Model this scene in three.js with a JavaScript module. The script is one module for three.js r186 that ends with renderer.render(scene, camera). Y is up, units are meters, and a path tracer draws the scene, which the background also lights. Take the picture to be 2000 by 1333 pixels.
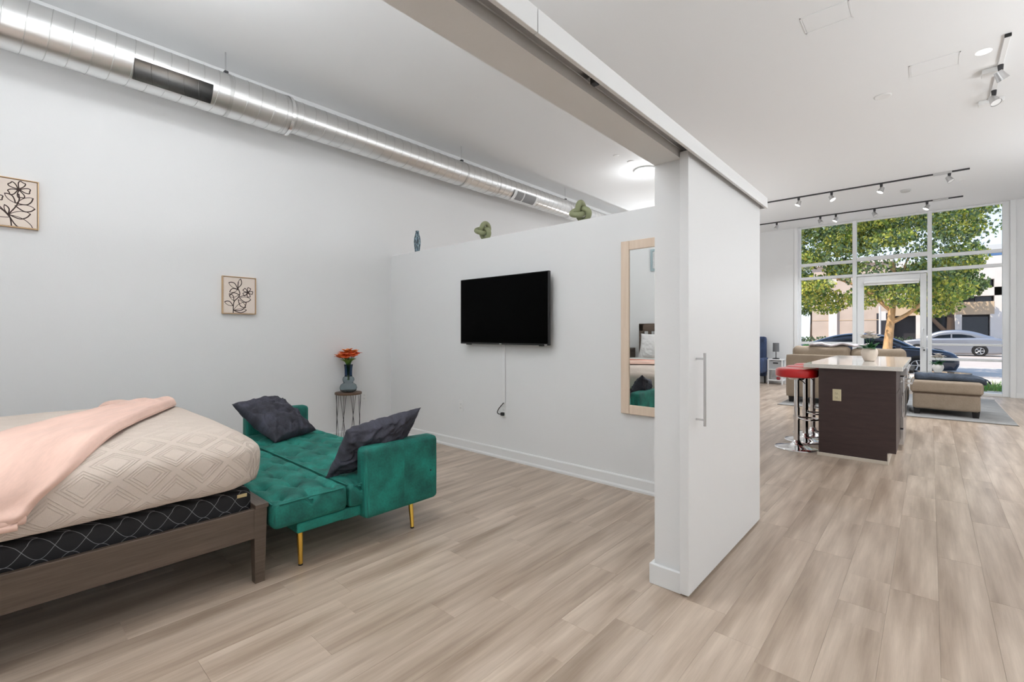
import * as THREE from 'three';
import { RoundedBoxGeometry } from 'three/addons/geometries/RoundedBoxGeometry.js';
import { ImprovedNoise } from 'three/addons/math/ImprovedNoise.js';
import { mergeGeometries, mergeVertices, toCreasedNormals } from 'three/addons/utils/BufferGeometryUtils.js';
import { RectAreaLightUniformsLib } from 'three/addons/lights/RectAreaLightUniformsLib.js';
RectAreaLightUniformsLib.init();

// ---------- camera, sky, sun, exposure ----------
const scene = new THREE.Scene();
const FOCAL = 912.7, HORIZON = 650.7, YAW = 41.85 * Math.PI / 180, EYE = 1.24;
const camera = new THREE.PerspectiveCamera(2 * Math.atan(666.5 / FOCAL) * 180 / Math.PI, 2000 / 1333, 0.05, 300);
camera.position.set(0, EYE, 0);
camera.rotation.set(0, YAW, 0);
camera.setViewOffset(2000, 1333, 0, 666.5 - HORIZON, 2000, 1333);
camera.updateProjectionMatrix();
const renderer = new THREE.WebGLRenderer();
renderer.toneMapping = THREE.LinearToneMapping;
renderer.toneMappingExposure = 1.35;
renderer.shadowMap.enabled = true;

const sky = (() => {                                   // clear sky: pale at the horizon, blue overhead, the same all round
  const w = 64, h = 128, data = new Float32Array(w * h * 4);
  for (let j = 0; j < h; j++) {
    const e = Math.max(0, Math.sin(((j + 0.5) / h - 0.5) * Math.PI)), k = Math.pow(1 - e, 2.5);
    const c = [0.36 + 0.5 * k, 0.58 + 0.36 * k, 0.98 + 0.05 * k];
    for (let i = 0; i < w; i++) data.set([c[0], c[1], c[2], 1], (j * w + i) * 4);
  }
  const t = new THREE.DataTexture(data, w, h, THREE.RGBAFormat, THREE.FloatType);
  t.mapping = THREE.EquirectangularReflectionMapping; t.magFilter = THREE.LinearFilter; t.needsUpdate = true;
  return t;
})();
scene.background = sky;
scene.backgroundIntensity = 1.05;
const sun = new THREE.DirectionalLight(0xfff1dc, 4.0);
sun.position.set(-18, 40, 2); sun.target.position.set(0, 0, -24);
sun.castShadow = true; sun.shadow.mapSize.set(2048, 2048);
Object.assign(sun.shadow.camera, { left: -40, right: 40, top: 40, bottom: -40, near: 1, far: 140 });
scene.add(sun, sun.target);

// ---------- helpers ----------
let seed = 20417;
const rnd = () => { seed = (seed * 1664525 + 1013904223) >>> 0; return seed / 4294967296; };
const rr = (a, b) => a + (b - a) * rnd();
const perlin = new ImprovedNoise();
const fbm = (x, y, z, o = 3) => { let s = 0, a = 0.5; for (let i = 0; i < o; i++) { s += a * perlin.noise(x, y, z); x *= 2; y *= 2; z *= 2; a *= 0.5; } return s; };
const used = {};
const numbered = (n) => { const k = used[n] = (used[n] ?? -1) + 1; return k ? n + '_' + String(k).padStart(3, '0') : n; };
function thing(name, label, category, [x, y, z] = [0, 0, 0], group, turn = 0) {
  const o = new THREE.Group(); o.name = numbered(name); o.position.set(x, y, z); o.rotation.y = turn;
  o.userData = { label, category }; if (group) o.userData.group = group;
  scene.add(o); return o;
}
function part(name, geo, mat, parent, label) {
  if (Array.isArray(geo)) geo = merge(geo);
  const m = new THREE.Mesh(geo, mat); m.name = name; m.castShadow = m.receiveShadow = true;
  if (label) m.userData.label = label;
  parent.add(m); return m;
}
function single(name, label, category, geo, mat, group) {
  const m = part(numbered(name), geo, mat, scene); m.userData = { label, category }; if (group) m.userData.group = group; return m;
}
function struct(name, geo, mat, label, category) {
  const m = part(name, geo, mat, scene); m.userData = { kind: 'structure', label, category }; return m;
}
function structGroup(name, label, category) {
  const o = new THREE.Group(); o.name = name; o.userData = { kind: 'structure', label, category }; scene.add(o); return o;
}
function merge(list) {
  const l = list.map((g) => { g = g.index ? g.toNonIndexed() : g; if (!g.attributes.uv) g.setAttribute('uv', new THREE.BufferAttribute(new Float32Array(g.attributes.position.count * 2), 2)); for (const k of Object.keys(g.attributes)) if (!['position', 'normal', 'uv'].includes(k)) g.deleteAttribute(k); return g; });
  return l.length === 1 ? l[0] : mergeGeometries(l);
}
function boxUV(g) {                                      // uv in metres from the dominant face direction
  if (g.index) g = g.toNonIndexed();
  const p = g.attributes.position, uv = new Float32Array(p.count * 2), a = new THREE.Vector3(), b = new THREE.Vector3(), c = new THREE.Vector3(), n = new THREE.Vector3();
  for (let i = 0; i < p.count; i += 3) {
    a.fromBufferAttribute(p, i); b.fromBufferAttribute(p, i + 1); c.fromBufferAttribute(p, i + 2);
    n.copy(b).sub(a).cross(c.clone().sub(a)); const ax = Math.abs(n.x), ay = Math.abs(n.y), az = Math.abs(n.z);
    [a, b, c].forEach((v, k) => { const t = ay >= ax && ay >= az ? [v.x, v.z] : ax >= az ? [v.z, v.y] : [v.x, v.y]; uv.set(t, (i + k) * 2); });
  }
  g.setAttribute('uv', new THREE.BufferAttribute(uv, 2)); return g;
}
const bx = (x0, x1, y0, y1, z0, z1) => boxUV(new THREE.BoxGeometry(Math.abs(x1 - x0), Math.abs(y1 - y0), Math.abs(z1 - z0)).translate((x0 + x1) / 2, (y0 + y1) / 2, (z0 + z1) / 2));
const rbx = (x0, x1, y0, y1, z0, z1, r = 0.006, s = 2) => boxUV(new RoundedBoxGeometry(Math.abs(x1 - x0), Math.abs(y1 - y0), Math.abs(z1 - z0), s, Math.min(r, Math.abs(x1 - x0) / 2.01, Math.abs(y1 - y0) / 2.01, Math.abs(z1 - z0) / 2.01)).translate((x0 + x1) / 2, (y0 + y1) / 2, (z0 + z1) / 2));
const V = (x, y, z) => new THREE.Vector3(x, y, z);
function rod(a, b, r, r2 = r, seg = 12, caps = true) {
  a = V(...a); b = V(...b); const d = b.clone().sub(a), L = d.length();
  const g = new THREE.CylinderGeometry(r2, r, L, seg, 1, !caps);
  g.applyQuaternion(new THREE.Quaternion().setFromUnitVectors(V(0, 1, 0), d.normalize()));
  return g.translate((a.x + b.x) / 2, (a.y + b.y) / 2, (a.z + b.z) / 2);
}
const tube = (pts, r, seg = 40, rs = 8, closed = false) => new THREE.TubeGeometry(new THREE.CatmullRomCurve3(pts.map((p) => V(...p)), closed), seg, r, rs, closed);
const lathe = (pts, seg = 40) => new THREE.LatheGeometry(pts.map((p) => new THREE.Vector2(...p)), seg);
const disc = (x, y, z, r, h, seg = 40) => new THREE.CylinderGeometry(r, r, h, seg).translate(x, y, z);
// a box with rounded edges and enough vertices to be pushed about; disp(v, orig) moves a vertex
function softBox(w, h, d, r, [sx, sy, sz], disp) {
  let g = new THREE.BoxGeometry(w, h, d, sx, sy, sz); g.deleteAttribute('uv'); g.deleteAttribute('normal'); g = mergeVertices(g, 1e-5);
  const p = g.attributes.position, uv = new Float32Array(p.count * 2), v = V(0, 0, 0), q = V(0, 0, 0);
  for (let i = 0; i < p.count; i++) {
    v.fromBufferAttribute(p, i); const o = v.clone();
    q.set(THREE.MathUtils.clamp(v.x, -w / 2 + r, w / 2 - r), THREE.MathUtils.clamp(v.y, -h / 2 + Math.min(r, h / 2), h / 2 - Math.min(r, h / 2)), THREE.MathUtils.clamp(v.z, -d / 2 + r, d / 2 - r));
    const n = v.clone().sub(q); if (n.lengthSq() > 1e-12) { n.normalize(); v.copy(q).addScaledVector(n, r); }
    if (disp) disp(v, o, n); p.setXYZ(i, v.x, v.y, v.z);
    const down = h / 2 - o.y; uv.set([o.z + (Math.abs(Math.abs(o.z) - d / 2) < 1e-6 ? Math.sign(o.z) * down : 0), o.x + (Math.abs(Math.abs(o.x) - w / 2) < 1e-6 ? Math.sign(o.x) * down : 0)], i * 2);
  }
  g.setAttribute('uv', new THREE.BufferAttribute(uv, 2)); g.computeVertexNormals(); return g;
}
function grid(nu, nv, f) {                               // surface f(u, v) -> [x, y, z], uv = parameters
  const pos = [], uv = [], idx = [];
  for (let j = 0; j <= nv; j++) for (let i = 0; i <= nu; i++) { pos.push(...f(i / nu, j / nv)); uv.push(i / nu, j / nv); }
  for (let j = 0; j < nv; j++) for (let i = 0; i < nu; i++) { const a = j * (nu + 1) + i, b = a + 1, c = a + nu + 1, d = c + 1; idx.push(a, b, d, a, d, c); }
  const g = new THREE.BufferGeometry(); g.setAttribute('position', new THREE.Float32BufferAttribute(pos, 3)); g.setAttribute('uv', new THREE.Float32BufferAttribute(uv, 2)); g.setIndex(idx); g.computeVertexNormals(); return g;
}
function cushion(w, h, t, wrinkle = 0.012, s = 1) {      // a knife-edge pillow lying in x, y with its thickness along z
  const N = 52, side = (k) => grid(N, N, (u, v) => {
    const a = 2 * u - 1, b = 2 * v - 1, pinch = 1 - 0.09 * (1 - Math.abs(a) ** 2) * Math.abs(b) ** 3, pinch2 = 1 - 0.09 * (1 - Math.abs(b) ** 2) * Math.abs(a) ** 3;
    const f = Math.pow(Math.max(0, (1 - a * a) * (1 - b * b)), 0.42);
    const near = Math.min(1 - Math.abs(a), 1 - Math.abs(b)), wr = wrinkle * (Math.abs(fbm(a * 2.2 + s, b * 2.2, 3.1 * s + k)) * 2 - 0.4) * Math.min(1, near * 5) * (1.3 - f * 0.5);
    const ridge = wrinkle * 0.55 * Math.pow(1 - Math.min(1, Math.abs(perlin.noise(a * 3 + b * 1.4 + s, b * 2.2 - a, 5 * s + k)) * 4), 2) * Math.min(1, near * 6);
    return [a * w / 2 * pinch2, b * h / 2 * pinch, k * (t / 2 * f + wr - ridge)];
  });
  const back = side(-1), ix = back.index.array; for (let i = 0; i < ix.length; i += 3) { const q = ix[i]; ix[i] = ix[i + 1]; ix[i + 1] = q; }
  let g = mergeGeometries([side(1), back]); g.deleteAttribute('normal'); const uv = g.attributes.uv; g = mergeVertices(g, 1e-5); g.computeVertexNormals(); return g;
}
function place(m, origin, xAxis, yAxis) {                // orient a mesh: local x along xAxis, local y as near yAxis as it can be
  const x = V(...xAxis).normalize(), z = x.clone().cross(V(...yAxis)).normalize(), y = z.clone().cross(x);
  m.quaternion.setFromRotationMatrix(new THREE.Matrix4().makeBasis(x, y, z)); m.position.set(...origin); return m;
}
// ---------- textures ----------
function tex(w, h, f, srgb = true) {
  const d = new Uint8Array(w * h * 4);
  for (let j = 0; j < h; j++) for (let i = 0; i < w; i++) { const c = f(i / w, j / h, i, j), k = (j * w + i) * 4; if (typeof c === 'number') d[k] = d[k + 1] = d[k + 2] = Math.max(0, Math.min(255, c)); else for (let n = 0; n < 3; n++) d[k + n] = Math.max(0, Math.min(255, c[n])); d[k + 3] = 255; }
  const t = new THREE.DataTexture(d, w, h); t.wrapS = t.wrapT = THREE.RepeatWrapping; t.magFilter = THREE.LinearFilter; t.minFilter = THREE.LinearMipmapLinearFilter; t.generateMipmaps = true; if (srgb) t.colorSpace = THREE.SRGBColorSpace; t.needsUpdate = true; return t;
}
function canvasTex(w, h, draw, srgb = true) {
  const c = document.createElement('canvas'); c.width = w; c.height = h; draw(c.getContext('2d'), w, h);
  const t = new THREE.CanvasTexture(c); t.wrapS = t.wrapT = THREE.RepeatWrapping; if (srgb) t.colorSpace = THREE.SRGBColorSpace; return t;
}
const rep = (t, x, y) => { t.repeat.set(x, y); return t; };
const S = (o) => new THREE.MeshStandardMaterial(o), PH = (o) => new THREE.MeshPhysicalMaterial(o);
const hash = (x, y) => { const s = Math.sin(x * 127.1 + y * 311.7) * 43758.5453; return s - Math.floor(s); };

// vinyl plank print: 1 tile = 0.70 m across (u) by 2.44 m along (v), four planks side by side
const woodTone = (u, v) => {
  const x = u * 0.70, z = v * 2.44;
  const cloud = fbm(x * 12 + 4, z * 1.25, 2.2, 4), streak = fbm(x * 42, z * 2.3, 7.7, 3), fine = perlin.noise(x * 260, z * 7, 1.3), pore = perlin.noise(x * 520, z * 22, 5.1);
  const wob = x + 0.012 * perlin.noise(x * 6, z * 1.7, 9), ring = Math.sin(wob * 330 + 5 * perlin.noise(x * 7, z * 0.9, 4));
  return cloud * 1.15 + streak * 0.3 + fine * 0.09 + pore * 0.07 + ring * 0.025;
};
const woodMap = tex(512, 1024, (u, v) => { const t = woodTone(u, v); const k = Math.max(-1, Math.min(1, t * 1.5)); return [186 + 33 * k, 167 + 34 * k, 149 + 34 * k]; });
const woodBump = tex(512, 1024, (u, v) => 128 + 60 * perlin.noise(u * 182, v * 17, 1.3) + 40 * perlin.noise(u * 364, v * 54, 5.1), false);
const darkWood = tex(256, 512, (u, v) => { const t = fbm(u * 10, v * 1.6, 3.3, 4) * 0.8 + perlin.noise(u * 70, v * 4, 1) * 0.3 + perlin.noise(u * 160, v * 14, 2) * 0.25; return [101 + 34 * t, 86 + 30 * t, 74 + 27 * t]; });
const paintBump = tex(256, 256, (u, v, i, j) => 128 + 50 * perlin.noise(u * 64, v * 64, 0.5) + 40 * perlin.noise(u * 128, v * 128, 2.5), false);
const velvetMap = (r, g, b, amp, s) => tex(256, 256, (u, v) => { const t = fbm(u * 6, v * 6, s, 4) * 1.2 + perlin.noise(u * 90, v * 90, s) * 0.25; return [r + amp * t * r / 100, g + amp * t * g / 100, b + amp * t * b / 100]; });
const weave = tex(256, 256, (u, v, i, j) => 128 + 55 * Math.sin(i * Math.PI / 2) * Math.cos(j * Math.PI / 2) + 50 * (hash(i, j) - 0.5), false);

// ---------- materials ----------
const M = {};
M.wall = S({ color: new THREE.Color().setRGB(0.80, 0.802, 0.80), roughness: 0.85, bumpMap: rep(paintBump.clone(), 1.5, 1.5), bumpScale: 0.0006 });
M.ceiling = S({ color: new THREE.Color().setRGB(0.84, 0.845, 0.845), roughness: 0.92 });  // albedo lifted above the walls: makes up for thin light on the ceiling
M.trim = S({ color: new THREE.Color().setRGB(0.82, 0.825, 0.82), roughness: 0.45 });
M.doorPaint = S({ color: new THREE.Color().setRGB(0.80, 0.802, 0.80), roughness: 0.45, bumpMap: rep(tex(256, 256, (u, v) => 128 + 60 * fbm(u * 18, v * 4, 1, 3) + 20 * perlin.noise(u * 90, v * 60, 3), false), 0.9, 0.5), bumpScale: 0.0012 });
M.plank = [[1, 1, 1], [0.97, 0.968, 0.966], [1.03, 1.03, 1.03], [0.94, 0.937, 0.934]].map((c) => S({ color: new THREE.Color().setRGB(...c.map((x) => Math.min(1, x * 0.96))), map: woodMap, roughness: 0.3, bumpMap: woodBump, bumpScale: 0.0009 }));
M.subfloor = S({ color: 0x5d5043, roughness: 0.9 });
M.galv = PH({ color: new THREE.Color().setRGB(0.74, 0.74, 0.735), metalness: 1, roughness: 0.33, anisotropy: 0.5, bumpMap: rep(tex(128, 128, (u, v) => 128 + 60 * fbm(u * 5, v * 5, 6, 3), false), 3, 3), bumpScale: 0.0015 });
M.galvSeam = S({ color: new THREE.Color().setRGB(0.62, 0.62, 0.61), metalness: 1, roughness: 0.38 });
M.steel = S({ color: new THREE.Color().setRGB(0.62, 0.62, 0.62), metalness: 1, roughness: 0.3 });
M.chrome = S({ color: new THREE.Color().setRGB(0.82, 0.82, 0.83), metalness: 1, roughness: 0.06 });
M.black = S({ color: 0x111112, roughness: 0.5 });
M.darkGrey = S({ color: 0x3a3a3c, roughness: 0.45, metalness: 0.3 });
M.white = S({ color: new THREE.Color().setRGB(0.82, 0.82, 0.81), roughness: 0.4 });
M.whiteMetal = S({ color: new THREE.Color().setRGB(0.80, 0.81, 0.81), roughness: 0.3 });
M.mirror = S({ color: new THREE.Color().setRGB(0.9, 0.91, 0.9), metalness: 1, roughness: 0.0 });
M.glass = PH({ color: 0xffffff, transmission: 1, thickness: 0, roughness: 0, ior: 1.15 });
const bedGrain = rep(darkWood.clone(), 2, 1); bedGrain.rotation = Math.PI / 2;
M.bedWood = S({ map: bedGrain, color: new THREE.Color().setRGB(0.78, 0.78, 0.78), roughness: 0.42 });
const lampGlow = (k) => S({ color: 0xffffff, emissive: new THREE.Color(1, 0.97, 0.92), emissiveIntensity: k, roughness: 0.5 });
M.dome = lampGlow(1.3); M.bulb = lampGlow(3.0); M.disc = lampGlow(0.9);

// ---------- setting ----------
const XL = -5.07, XR = 2.6, ZB = 1.45, ZF = -13.0, YC = 3.78, ZT = -3.375, XC0 = -1.02, XC1 = -0.885, HALF = 2.207, BEAM = 2.071;
struct('wall_left', bx(XL - 0.2, XL, -0.15, YC + 0.25, ZB + 0.2, ZF - 0.25), M.wall, 'long tall white side wall running behind the round metal duct', 'wall');
struct('wall_back', bx(XL, XR, -0.15, YC + 0.25, ZB, ZB + 0.2), M.wall, 'white wall behind the headboard of the bed, seen in the mirror', 'wall');
struct('wall_right', bx(XR, XR + 0.2, -0.15, YC + 0.25, ZB + 0.2, ZF - 0.25), M.wall, 'white kitchen side wall opposite the long duct wall', 'wall');
{
  const w = structGroup('wall_front', 'white street wall framing the tall storefront window', 'wall');
  part('panel', bx(XL, -2.43, -0.15, YC, ZF, ZF - 0.25), M.wall, w); part('panel', bx(1.18, XR, -0.15, YC, ZF, ZF - 0.25), M.wall, w);
  part('reveal_trim', rbx(-2.46, -2.385, 0, YC, ZF + 0.02, ZF - 0.12, 0.004), M.trim, w); part('reveal_trim', rbx(1.135, 1.21, 0, YC, ZF + 0.02, ZF - 0.12, 0.004), M.trim, w);
}
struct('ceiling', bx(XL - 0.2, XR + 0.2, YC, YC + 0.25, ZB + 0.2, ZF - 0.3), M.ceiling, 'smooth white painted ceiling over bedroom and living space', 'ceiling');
struct('wall_center', bx(XL, XC1, 0, HALF, ZT, ZT - 0.13), M.wall, 'half-height white partition wall carrying the television and mirror', 'wall');
struct('wall_end', bx(XC0, XC1, 0, HALF, -2.2, ZT), M.wall, 'short white wall end standing next to the open sliding door', 'wall');
struct('beam', bx(XC0, XC1, BEAM, HALF, ZB, -2.2), M.wall, 'white overhead beam spanning the opening in front of the bedroom', 'beam');
{ // baseboards with an eased top edge and a shoe line
  const prof = (len) => { const s = new THREE.Shape([[0, 0], [0.022, 0], [0.022, 0.016], [0.014, 0.03], [0.014, 0.094], [0.008, 0.104], [0, 0.104]].map((p) => new THREE.Vector2(...p))); return new THREE.ExtrudeGeometry(s, { depth: len, bevelEnabled: false }); };
  const run = (x, z, len, turn) => prof(len).rotateY(turn).translate(x, 0, z);
  struct('baseboard_left', [run(XL, ZF, 9.49, 0), run(XL, ZT, 4.8, 0)], M.trim, 'white baseboard along the foot of the long duct wall', 'baseboard');
  struct('baseboard_center', run(XC0, ZT, XC0 - XL, -Math.PI / 2), M.trim, 'white baseboard along the partition below the television', 'baseboard');
  struct('baseboard_end', [rbx(XC0 - 0.02, XC1 + 0.004, 0, 0.1, -2.2 + 0.02, -2.2, 0.004), rbx(XC0 - 0.02, XC0, 0, 0.1, -2.201, ZT + 0.02, 0.004)], M.trim, 'white baseboard wrapping the foot of the short wall end', 'baseboard');
  struct('baseboard_front', [rbx(1.21, XR, 0, 0.1, ZF, ZF + 0.018, 0.004), rbx(XL + 0.02, -2.46, 0, 0.1, ZF, ZF + 0.018, 0.004)], M.trim, 'white baseboard beside the storefront window', 'baseboard');
}
// ---- plank floor ----
{
  const f = structGroup('floor', 'grey-beige wood-look plank floor with long staggered boards', 'floor');
  part('subfloor', bx(XL - 0.2, XR + 0.2, -0.15, -0.0085, ZB + 0.2, ZF - 0.25), M.subfloor, f);
  const W = 0.1745, L = 1.22, gap = 0.0002, c = 0.0004, variants = [];
  const plankGeo = (u0, v0, flip, len) => {
    const w = W / 2 - gap, l = len / 2 - gap, P = [], UV = [], N = [];
    const quad = (a, b, d, e) => { const A = V(...a), n = V(...b).sub(A).cross(V(...d).sub(A)).normalize(); for (const q of [a, b, d, a, d, e]) { P.push(...q); N.push(n.x, n.y, n.z); UV.push(u0 + (q[0] + W / 2) / 0.70, v0 + (flip ? -1 : 1) * (q[2] + len / 2) / 2.44); } };
    const T = [[-w + c, 0, l - c], [w - c, 0, l - c], [w - c, 0, -l + c], [-w + c, 0, -l + c]], B = [[-w, -c, l], [w, -c, l], [w, -c, -l], [-w, -c, -l]], D = B.map((q) => [q[0], -0.008, q[2]]);
    quad(...T); for (let i = 0; i < 4; i++) { const k = (i + 1) % 4; quad(B[i], B[k], T[k], T[i]); quad(D[i], D[k], B[k], B[i]); }
    const g = new THREE.BufferGeometry(); g.setAttribute('position', new THREE.Float32BufferAttribute(P, 3)); g.setAttribute('normal', new THREE.Float32BufferAttribute(N, 3)); g.setAttribute('uv', new THREE.Float32BufferAttribute(UV, 2)); return g;
  };
  for (let k = 0; k < 24; k++) variants.push(plankGeo((k % 4) * 0.25 + 0.0003, rr(0, 0.5), k % 2 === 1, L));
  const joints = { '-2.24': -1.154, '-1.87': -1.80, '-1.72': -0.877, '-1.39': -1.577 }, list = [], T = Math.sin(YAW), Cc = Math.cos(YAW);
  for (let k = -31; k <= 15; k++) {
    const x = 0.028 + (k + 0.5) * W; let off = rr(0, L);
    for (const [jx, jz] of Object.entries(joints)) if (Math.abs(x - jx) < W / 2) off = jz;
    for (let n = -14; n <= 4; n++) {
      const z = off + (n + 0.5) * L; if (z > ZB + 0.6 || z < ZF - 0.75) continue;
      const depth = -x * T - z * Cc, px = depth > 0.3 ? 1000 + FOCAL * (x * Cc - z * T) / depth : -9999, py = depth > 0.3 ? HORIZON + FOCAL * EYE / depth : 9999;
      let size = depth > 0.3 && px > -350 && px < 2250 && py < 1700 ? 1 / depth ** 2.2 : -1;
      if (z < ZT - 0.4 && px < 1440) size = -1;
      if (x < -2.7 && z > -0.9) size = -1;
      list.push({ x, z, size, v: variants[Math.floor(rnd() * 24)], m: M.plank[[0, 0, 1, 2, 0, 1, 2, 3][Math.floor(rnd() * 8)]] });
    }
  }
  list.sort((a, b) => b.size - a.size);
  let n = 0; const rest = [];
  for (const p of list) {
    if (n < 300 && p.size > 0) { const m = part(n ? 'plank_' + String(n).padStart(3, '0') : 'plank', p.v, p.m, f); m.position.set(p.x, 0, p.z); n++; }
    else rest.push(p.v.clone().translate(p.x, 0, p.z));
  }
  const r = part('far_planks', rest, M.plank[0], f); r.userData.kind = 'stuff';
}
// ---------- storefront window with glazed door ----------
{
  const w = structGroup('window_1', 'tall white-framed storefront window looking out on a tree-lined street', 'window');
  const z0 = ZF - 0.05, z1 = ZF - 0.15, F = (n, x0, x1, y0, y1, d = 0) => part(n, rbx(x0, x1, y0, y1, z0 + d, z1 - d, 0.006), M.whiteMetal, w);
  F('jamb', -2.43, -2.335, 0, YC); F('jamb', 1.035, 1.18, 0, YC); F('mullion', -1.32, -1.245, 0, YC, 0.012); F('mullion', -0.05, 0.022, 0, YC, 0.012);
  F('head_rail', -2.335, 1.035, YC - 0.03, YC);
  const rail = (x0, x1, y, t = 0.032) => F('transom', x0, x1, y - t, y + t);
  rail(-2.335, -1.32, 2.865); rail(-2.335, -1.32, 2.54); rail(-2.335, -1.32, 1.0, 0.03); rail(-2.335, -1.32, 0.7, 0.03); F('sill', -2.335, -1.32, 0, 0.07);
  rail(-1.245, -0.05, 2.90, 0.042); rail(-1.245, -0.05, 2.53, 0.025);
  rail(0.022, 1.035, 2.84); rail(0.022, 1.035, 2.56); rail(0.022, 1.035, 1.0, 0.022); rail(0.022, 1.035, 0.7, 0.026); F('sill', 0.022, 1.035, 0, 0.06);
  const pane = (x0, x1, y0, y1) => part('pane', bx(x0, x1, y0, y1, ZF - 0.098, ZF - 0.104), M.glass, w);
  for (const [x0, x1] of [[-2.335, -1.32], [0.022, 1.035]]) { const e = x0 < 0 ? [2.54, 2.865] : [2.56, 2.84]; pane(x0, x1, e[1] + 0.03, YC - 0.03); pane(x0, x1, e[0] + 0.03, e[1] - 0.03); pane(x0, x1, 1.03, e[0] - 0.03); pane(x0, x1, 0.73, 0.97); pane(x0, x1, 0.07, 0.67); }
  pane(-1.245, -0.05, 2.94, YC - 0.03); pane(-1.245, -0.05, 2.555, 2.86);
  const d = structGroup('door_1', 'white-framed glazed entrance door set in the storefront window', 'door');
  part('door_frame', [rbx(-1.235, -1.115, 0.012, 2.5, z0 - 0.02, z1 + 0.02, 0.006), rbx(-0.165, -0.06, 0.012, 2.5, z0 - 0.02, z1 + 0.02, 0.006), rbx(-1.115, -0.165, 2.385, 2.5, z0 - 0.02, z1 + 0.02, 0.006), rbx(-1.115, -0.165, 0.012, 0.28, z0 - 0.02, z1 + 0.02, 0.006)], M.whiteMetal, d);
  part('pane', bx(-1.115, -0.165, 0.28, 2.385, ZF - 0.098, ZF - 0.104), M.glass, d);
  part('pull_handle', tube([[-0.11, 1.32, z0 - 0.02], [-0.13, 1.32, z0 + 0.05], [-0.13, 1.0, z0 + 0.06], [-0.13, 0.95, z0 + 0.05], [-0.11, 0.93, z0 - 0.02]], 0.014), M.whiteMetal, d);
  part('lock', [rod([-0.1, 0.88, z0 - 0.022], [-0.1, 0.88, z0 + 0.0], 0.016)], M.darkGrey, d, 'small dark lock cylinder');
  const sh = single('roller_shade', 'white roller shade rolled up at the top of the glazed entrance door', 'shade', [rod([-1.11, 2.36, z0 + 0.015], [-0.17, 2.36, z0 + 0.015], 0.035, 0.035, 20), bx(-1.1, -0.18, 2.3, 2.36, z0 + 0.02, z0 + 0.016), rod([-1.1, 2.3, z0 + 0.018], [-0.18, 2.3, z0 + 0.018], 0.008)], M.white);
}
// ---------- sliding door and its header ----------
{
  const t = structGroup('trim_1', 'white boxed header above the sliding door hiding its track', 'trim');
  part('fascia', rbx(-0.815, -0.80, 2.062, 2.13, -1.0015, -3.42, 0.002), M.trim, t); part('fascia', rbx(-0.815, -0.80, 2.062, 2.13, ZB, -0.998, 0.002), M.trim, t);
  part('cover', bx(-0.885, -0.815, 2.122, 2.13, ZB, -3.42), M.trim, t); part('end_cap', rbx(-0.885, -0.815, 2.062, 2.122, -3.412, -3.42, 0.001), M.trim, t);
  part('track', [rbx(-0.874, -0.868, 2.098, 2.122, ZB, -3.41, 0.001), rbx(-0.835, -0.829, 2.098, 2.122, ZB, -3.41, 0.001), rbx(-0.874, -0.829, 2.117, 2.122, ZB, -3.41, 0.001)], M.steel, t, 'aluminium sliding track');
  part('stop', rbx(-0.862, -0.84, 2.085, 2.11, -1.36, -1.385, 0.002), M.darkGrey, t, 'small dark track stop');
  const d = thing('sliding_door', 'tall white sliding door panel standing open against the wall end', 'door', [-0.859, 0.012, -2.78]);
  part('panel', rbx(-0.021, 0.021, 0, 2.08, -0.605, 0.615, 0.003), M.doorPaint, d);
  const h = part('handle', rod([0.062, 0.785, 0.52], [0.062, 1.132, 0.52], 0.0065, 0.0065, 16), M.steel, d, 'slim brushed steel bar handle');
  part('standoff', rod([0.02, 0.815, 0.52], [0.062, 0.815, 0.52], 0.005), M.steel, h); part('standoff', rod([0.02, 1.105, 0.52], [0.062, 1.105, 0.52], 0.005), M.steel, h);
}
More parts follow.
